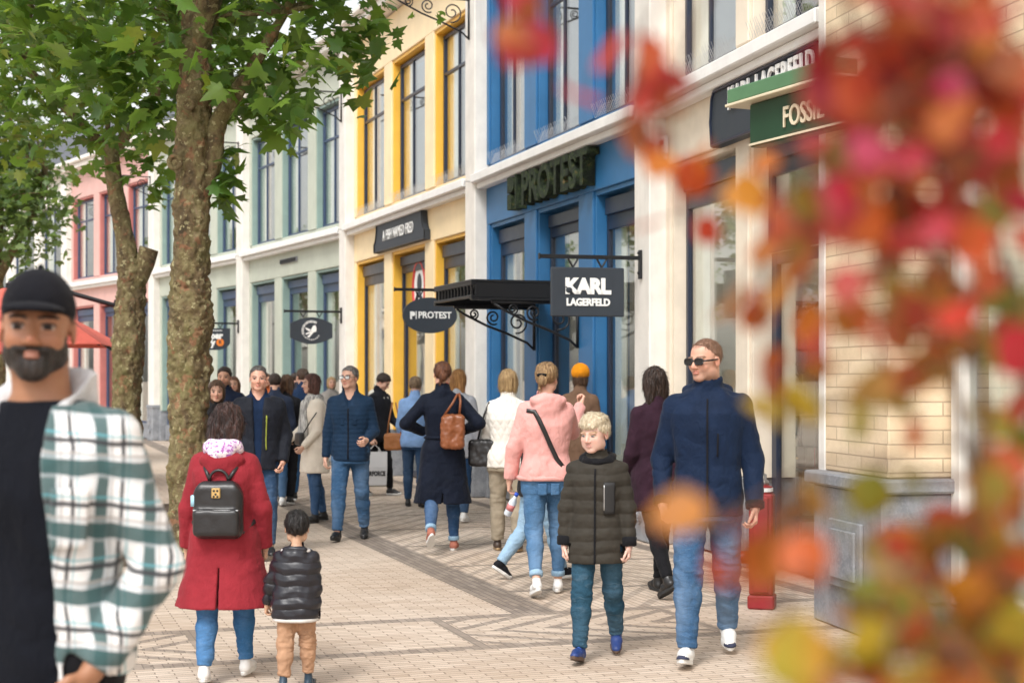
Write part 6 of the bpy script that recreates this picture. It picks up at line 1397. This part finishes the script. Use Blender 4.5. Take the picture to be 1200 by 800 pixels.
# 17 white quilted jacket
p = Person('woman in a white diamond quilted jacket and sand trousers, seen from behind', 1.715, 'f', (-.04, 14.6), 176, ((5, 3, 0), (-4, 6, 4)), ((8, 12, 30, -6), (10, 10, 40, -10)), (2, 4, 0), q=1.0, girth=1.12)
p.body(SK, FAIR); p.hair(H_BLD, 'bob', puff=.03); p.trousers(CHINO, .018, .008, tex=('trousers', .009)); p.shoes(plain('dark_brown_shoe', (.05, .03, .02), .5), GSOLE); p.top(fabric('white_quilting', (.74, .70, .64), .75, .06, fold=.2), .46, .030, .03, .024, ('diamond', .0075, .075), 'stand', vz=.009)
shoulder_bag('black leather shoulder bag on the white quilted jacket', local(p, (.235, .03, .545*p.H)), R(176-8), LBLK, .28, .26, .11, [([(-.08, 0, .12), (-.10, .03, .36), (-.10, .0, .47), (-.08, -.10, .44)], .010), ([(.05, 0, .12), (-.02, .03, .36), (-.06, 0, .475), (-.05, -.10, .44)], .010)], 'shoulder_bag', .014)

# 18 pink hoodie
p = Person('woman in a pink hooded sweatshirt and blue jeans, seen from behind', 1.755, 'f', (.26, 11.65), 186, ((-7, 20, 20), (9, 4, 0)), ((4, 18, 14, 6), (52, 24, 150, -24)), (-28, 4, 0), q=.9, girth=1.10, curl=(34, 60))
PK_ = p; p.body(SK, FAIR); p.hair(hairmat('dark_blond_hair', (.20, .11, .05), (.48, .31, .15)), 'knot', puff=.025)
b = MB(); b.tube([tuple(p.h2w((x, .50-.1*x*x, .56+.03*math.cos(x*9)))) for x in np.linspace(-.16, .16, 9)], .012, 6); b.build('hair_clip', BLK, p.root, True)
PINK = fabric('pink_jersey', (.72, .36, .33), .92, .10, fold=.55, sheen=.3); p.trousers(J['pink'], .008, hem=.86, cuff=J['light'], tex=('trousers', .007)); p.shoes(WSHOE, WSOLE, slim=.95, laces=WSOLE)
p.top(PINK, .495, .030, 0, .026, ('cloth', .008), 'hood', 'sweatshirt', vz=.0105)
b = MB(); b.tube([tuple(p.surf(a, .505*p.H+p.dz, .030, 0, -.006)) for a in np.linspace(0, 360, 33)], .020, 8); b.build('waistband', PINK, p.tp, True)
for sx, (a0, a1) in enumerate(((62, 84), (96, 118))):
    sv = (p.slack, p.flare); p.slack, p.flare = .016, 0; p.patch('back_pocket', J['pink'], a0, a1, .435, .485, .010, .006, bpy.data.objects[p.root.children[-1].name] if 0 else [c for c in p.root.children if c.name.startswith('trousers')][0]); p.slack, p.flare = sv
t = empty('sling_bag', local(p, (0, 0, 0)), R(186), 'black sling bag strap across the pink sweatshirt', 'bag', 'bags carried by people')
pts = [p.surf(a, z*p.H+p.dz, .030, 0, .012) for a, z in ((180-a_, z_) for a_, z_ in ((150, .795), (130, .79), (115, .755), (100, .70), (85, .645), (68, .59), (50, .545), (30, .525), (5, .515), (-40, .52)))]
b = MB(); vs = []
for i, q in enumerate(pts):
    d = U(pts[min(i+1, len(pts)-1)]-pts[max(i-1, 0)]); n_ = U(np.array([q[0], q[1], 0])); w_ = np.cross(d, n_); vs += [q+w_*.017+n_*.004, q-w_*.017+n_*.004, q-w_*.017-n_*.006, q+w_*.017-n_*.006]
b.add(vs, [(i*4+k, i*4+(k+1) % 4, i*4+4+(k+1) % 4, i*4+4+k) for i in range(len(pts)-1) for k in range(4)]); b.build('strap', LBLK, t, True)
f = Field(np.arange(-.4, .4, .01), np.arange(-.4, .1, .01), np.arange(.7, 1.1, .01)); q = pts[-1]; f.add(lambda X, Y, Z: box_d(X, Y, Z, q, (.10, .035, .08), .03), (-.4, -.4, .7), (.4, .1, 1.1)); V, Q = f.mesh(2); mesh_obj('bag_body', V, Q, LBLK, t)
g = p.grip_w(1); t = empty('water_bottle', (g.x, g.y, g.z-.10), 0, 'small clear bottle with a blue cap in the hand of the woman in pink', 'bottle'); t.rotation_euler = (R(20), R(24), 0)
b = MB(); b.lathe([(.026, -.09), (.03, -.08), (.03, .03), (.014, .07), (.014, .085)]); b.build('bottle_body', plain('clear_plastic', (.62, .68, .75), .12), t, True); b = MB(); b.lathe([(.016, .086), (.016, .11)]); b.build('bottle_cap', plain('blue_plastic', (.02, .08, .5), .4), t, True); b = MB(); b.lathe([(.0305, -.04), (.0305, .01)]); b.build('wrapper', plain('red_white_wrap', (.6, .2, .2), .5), t, True)

# 19 child hidden behind the pink hoodie
p = Person('child in light jeans and black canvas boots, mostly hidden by the woman in pink', 1.50, 'k', (.20, 12.55), 112, ((-12, 26, 34), (18, 4, -8)), ((0, 10, 14, 0), (10, 8, 30, 0)), (0, 10, 0), hs=1.15, q=1.0)
p.body(SK, PALE_); p.hair(H_BRN, 'short'); p.trousers(J['light'], .014, hem=.95); p.shoes(fabric('black_canvas', (.015, .015, .018), fold=.2), WSOLE, boot=.06, toe=WSOLE, laces=WSOLE); p.top(fabric('black_bomber', (.014, .014, .017), .6, fold=.5), .47, .028, 0, .022, vz=.012)
# 20 orange beanie
p = Person('person in a bright orange knitted beanie and brown coat by the blue shop door', 1.77, 'f', (.75, 17.0), 160, ((6, 4, 0), (-6, 6, 0)), ((4, 10, 20, 0),)*2, (0, 4, 0), q=1.2)
p.body(SK, FAIR); p.hair(H_BRN, 'bob', puff=-.01); p.beanie(fabric('mustard_orange_knit', (.80, .30, .015), .95, .2, fold=.6)); p.trousers(J['dark'], .012); p.shoes(BSHOE, BSOLE, hi_=True); p.top(fabric('brown_wool', (.17, .10, .065), .9, fold=.4), .38, .03, .06, .022, name='coat', vz=.013)

# 21 blond boy
p = Person('blond boy in a dark olive puffer coat and petrol jeans, walking towards the camera', 1.44, 'k', (.50, 9.0), -10, ((-12, 20, 18), (13, 4, -14)), ((2, 13, 8, 2), (2, 13, 8, 2)), (-24, 7, 0), hs=1.16, q=.72, girth=1.0)
p.body(SK, (.66, .42, .34), (.42, .27, .15), (.60, .26, .23), eyes=(.08, .09, .1)); p.hair(H_WHT, 'tuft', A=.50, B=.84, puff=.008, amp=.014, strands=4200)
p.trousers(J['teal'], .013, hem=.95, tex=('trousers', .008)); p.shoes(plain('royal_blue_trainer', (.015, .04, .17), .5, 0, .3, 18), plain('brown_rubber', (.10, .06, .04), .7), laces=plain('blue_lace', (.03, .12, .5), .6), hi_=True)
PUFO = fabric('dark_olive_nylon', (.042, .037, .030), .6, .14, fold=.25, sheen=.05); p.top(PUFO, .405, .034, .02, .026, ('puffer', .010, .078), 'hood', 'puffer_coat', vz=.010, sl_end=.96)
for d in (1, -1):
    dr = U(p.fd[d]); w = p.wr[d]; b = MB(); r = .0165*p.H+.026*.85; b.tube([w-dr*.055, w-dr*.05, w-dr*.005, w+dr*.001], [r-.004, r+.003, r, r-.008], 18); b.build('cuff', BLK, p.tp, True)
p.patch('zip', BLK, -92.2, -87.8, .41, .80, .006, .004, nv=24); p.patch('chest_pocket', plain('black_nylon', (.012, .012, .013), .6), -66, -42, .615, .745, .009, .006); p.patch('pocket_zip', M['steel'], -67.5, -66, .63, .735, .012, .004)
f = p.grid(p.piv-.28, p.piv+.16, .007); H = p.H; c = np.array([0, p.cy(.83*H), .832*H+p.dz])
for a in np.linspace(0, 350, 26): f.ell(c+np.array([.076*math.cos(R(a)), .072*math.sin(R(a))+.012, .002+.012*math.sin(R(a))]), (.030, .032, .030+.010*math.sin(R(a))), .02)
V, Q = f.mesh(2); mesh_obj('hood_lining', V+vnormals(V, Q)*(.006*perlin(V*30))[:, None], Q, fabric('black_fleece', (.012, .012, .014), .95, fold=.6), p.root)
b = MB(); b.box(-.03, .03, -.002, .002, -.004, .004, 0, 0)
# 22 woman in the maroon coat
p = Person('dark haired woman in a plum coat and black boots beside the man in sunglasses', 1.735, 'f', (1.10, 11.7), 205, ((-18, 14, 30), (12, 4, -4)), ((4, 10, 40, -6), (8, 8, 60, -14)), (-8, 2, 0), q=.95)
p.body(SK, FAIR); p.hair(H_DARK, 'long', puff=.02, zl=-.35, amp=.016); p.trousers(BLK, .006); p.shoes(BSHOE, BSOLE, boot=.20); p.top(fabric('plum_wool', (.032, .014, .024), .9, .2, fold=.4), .375, .030, .10, .022, ('cloth', .009), 'lapel', 'coat', vz=.0115)
# 23 man in sunglasses
p = Person('bald man in sunglasses and a navy hooded jacket with washed jeans', 1.885, 'm', (1.14, 8.95), -8, ((-14, 18, 14), (15, 6, -12)), ((-2, 13, 18, 2), (-6, 14, 26, -2)), (-38, 2, 0), q=.72, girth=1.04)
p.body(SK, (.60, .33, .235), (.12, .07, .04), stubble=(.32, .19, .14)); p.hair(hairmat('cropped_ginger_hair', (.17, .085, .05), (.30, .165, .105)), 'short', A=.60, B=.78, puff=-.016, amp=.004, strands=900); p.glasses(plain('black_acetate', (.012, .012, .013), .25), LENS, True)
JN = denim('washed_indigo_denim', (.045, .11, .22), .9); p.trousers(JN, .018, tex=('trousers', .011), hem=.97); p.shoes(WSHOE, WSOLE, toe=plain('navy_suede', (.03, .035, .07), .8), laces=WSOLE, thick=.032, hi_=True)
NJ = fabric('navy_softshell', (.008, .018, .046), .65, .16, fold=.55); p.top(NJ, .455, .030, .01, .026, ('cloth', .008), 'hood', vz=.010)
p.patch('zip', BLK, -92, -88, .46, .815, .006, .004, nv=24); p.patch('chest_pocket', BLK, -70, -67.5, .64, .71, .007, .004); p.cuffs(BLK, .026)
# a few more heads further down the street
for i, (lab, x, y, kind, hm, st, tc, Hh, yaw) in enumerate((('person in a rust jacket far down the street beside the woman in black', 312, 27, 'm', H_BRN, 'short', (.35, .09, .03), 1.72, 10), ('grey haired person far down the street right of the anorak', 323, 30, 'f', H_GRY, 'bob', (.12, .12, .13), 1.66, 170),
    ('blond person far down the street between the cream coat and the blue jacket', 388, 29, 'f', H_BLD, 'bob', (.3, .28, .26), 1.66, 20), ('person in dark clothes entering the sage shop', 345, 30, 'm', H_DARK, 'short', (.03, .03, .04), 1.74, 150), ('man in pale jeans behind the dark anorak', 322, 19.8, 'm', H_DARK, 'short', (.03, .04, .07), 1.70, 185), ('person in a teal coat in front of the far shops', 232, 33, 'f', H_AUB, 'bob', (.04, .14, .15), 1.65, 0))):
    p = Person(lab, Hh, kind, ((x-600)/1800*y, y), yaw, ((8, 6, 0), (-8, 8, 6)), ((2, 10, 14, 0),)*2, (0, 0, 0), q=1.6)
    p.body(SK, FAIR); p.hair(hm, st, puff=.01); p.trousers(J['mid'] if i == 4 else J['dark'], .012); p.shoes(BSHOE if i != 4 else WSHOE, WSOLE); p.top(fabric('far_jacket_%d' % i, tc), .46, .03, .02, .024, vz=.016)

# ------------------------------------------------------------------ daylight and camera
w = bpy.data.worlds.new('World'); sc.world = w; w.use_nodes = True; nt = w.node_tree; bg = nt.nodes['Background']
sky = nt.nodes.new('ShaderNodeTexSky'); sky.sky_type = 'NISHITA'; sky.sun_disc = False; sky.sun_elevation = R(50); sky.sun_rotation = R(200); sky.air_density = 1.6; sky.dust_density = 3; sky.ozone_density = 1
hs = nt.nodes.new('ShaderNodeHueSaturation'); hs.inputs['Saturation'].default_value = .16; nt.links.new(sky.outputs[0], hs.inputs['Color']); nt.links.new(hs.outputs[0], bg.inputs[0]); bg.inputs[1].default_value = .15
sl = bpy.data.lights.new('Sun', 'SUN'); sl.energy = 1.4; sl.angle = R(14); sl.color = (1, .975, .94); so = bpy.data.objects.new('Sun', sl); COL.objects.link(so)
el, az = R(50), R(200)                                # the sun stands behind the camera, a little to the left
dv = Vector((math.sin(az)*math.cos(el), math.cos(az)*math.cos(el), math.sin(el))); so.rotation_euler = dv.to_track_quat('Z', 'Y').to_euler(); so.location = (0, -10, 20)
cam = bpy.data.cameras.new('Camera'); co = bpy.data.objects.new('Camera', cam); COL.objects.link(co); sc.camera = co
co.location = (0, 0, HC); co.rotation_euler = (R(90), 0, 0); cam.sensor_width = 36; cam.lens = 54; cam.shift_y = (HY-400)/1200; cam.clip_end = 2000; cam.clip_start = .05
cam.dof.use_dof = True; cam.dof.focus_distance = 10.2; cam.dof.aperture_fstop = 3.2
sc.view_settings.view_transform = 'Standard'; sc.view_settings.look = 'None'; sc.view_settings.exposure = .64; sc.view_settings.gamma = 1
sc.cycles.max_bounces = 8; sc.cycles.use_denoising = True
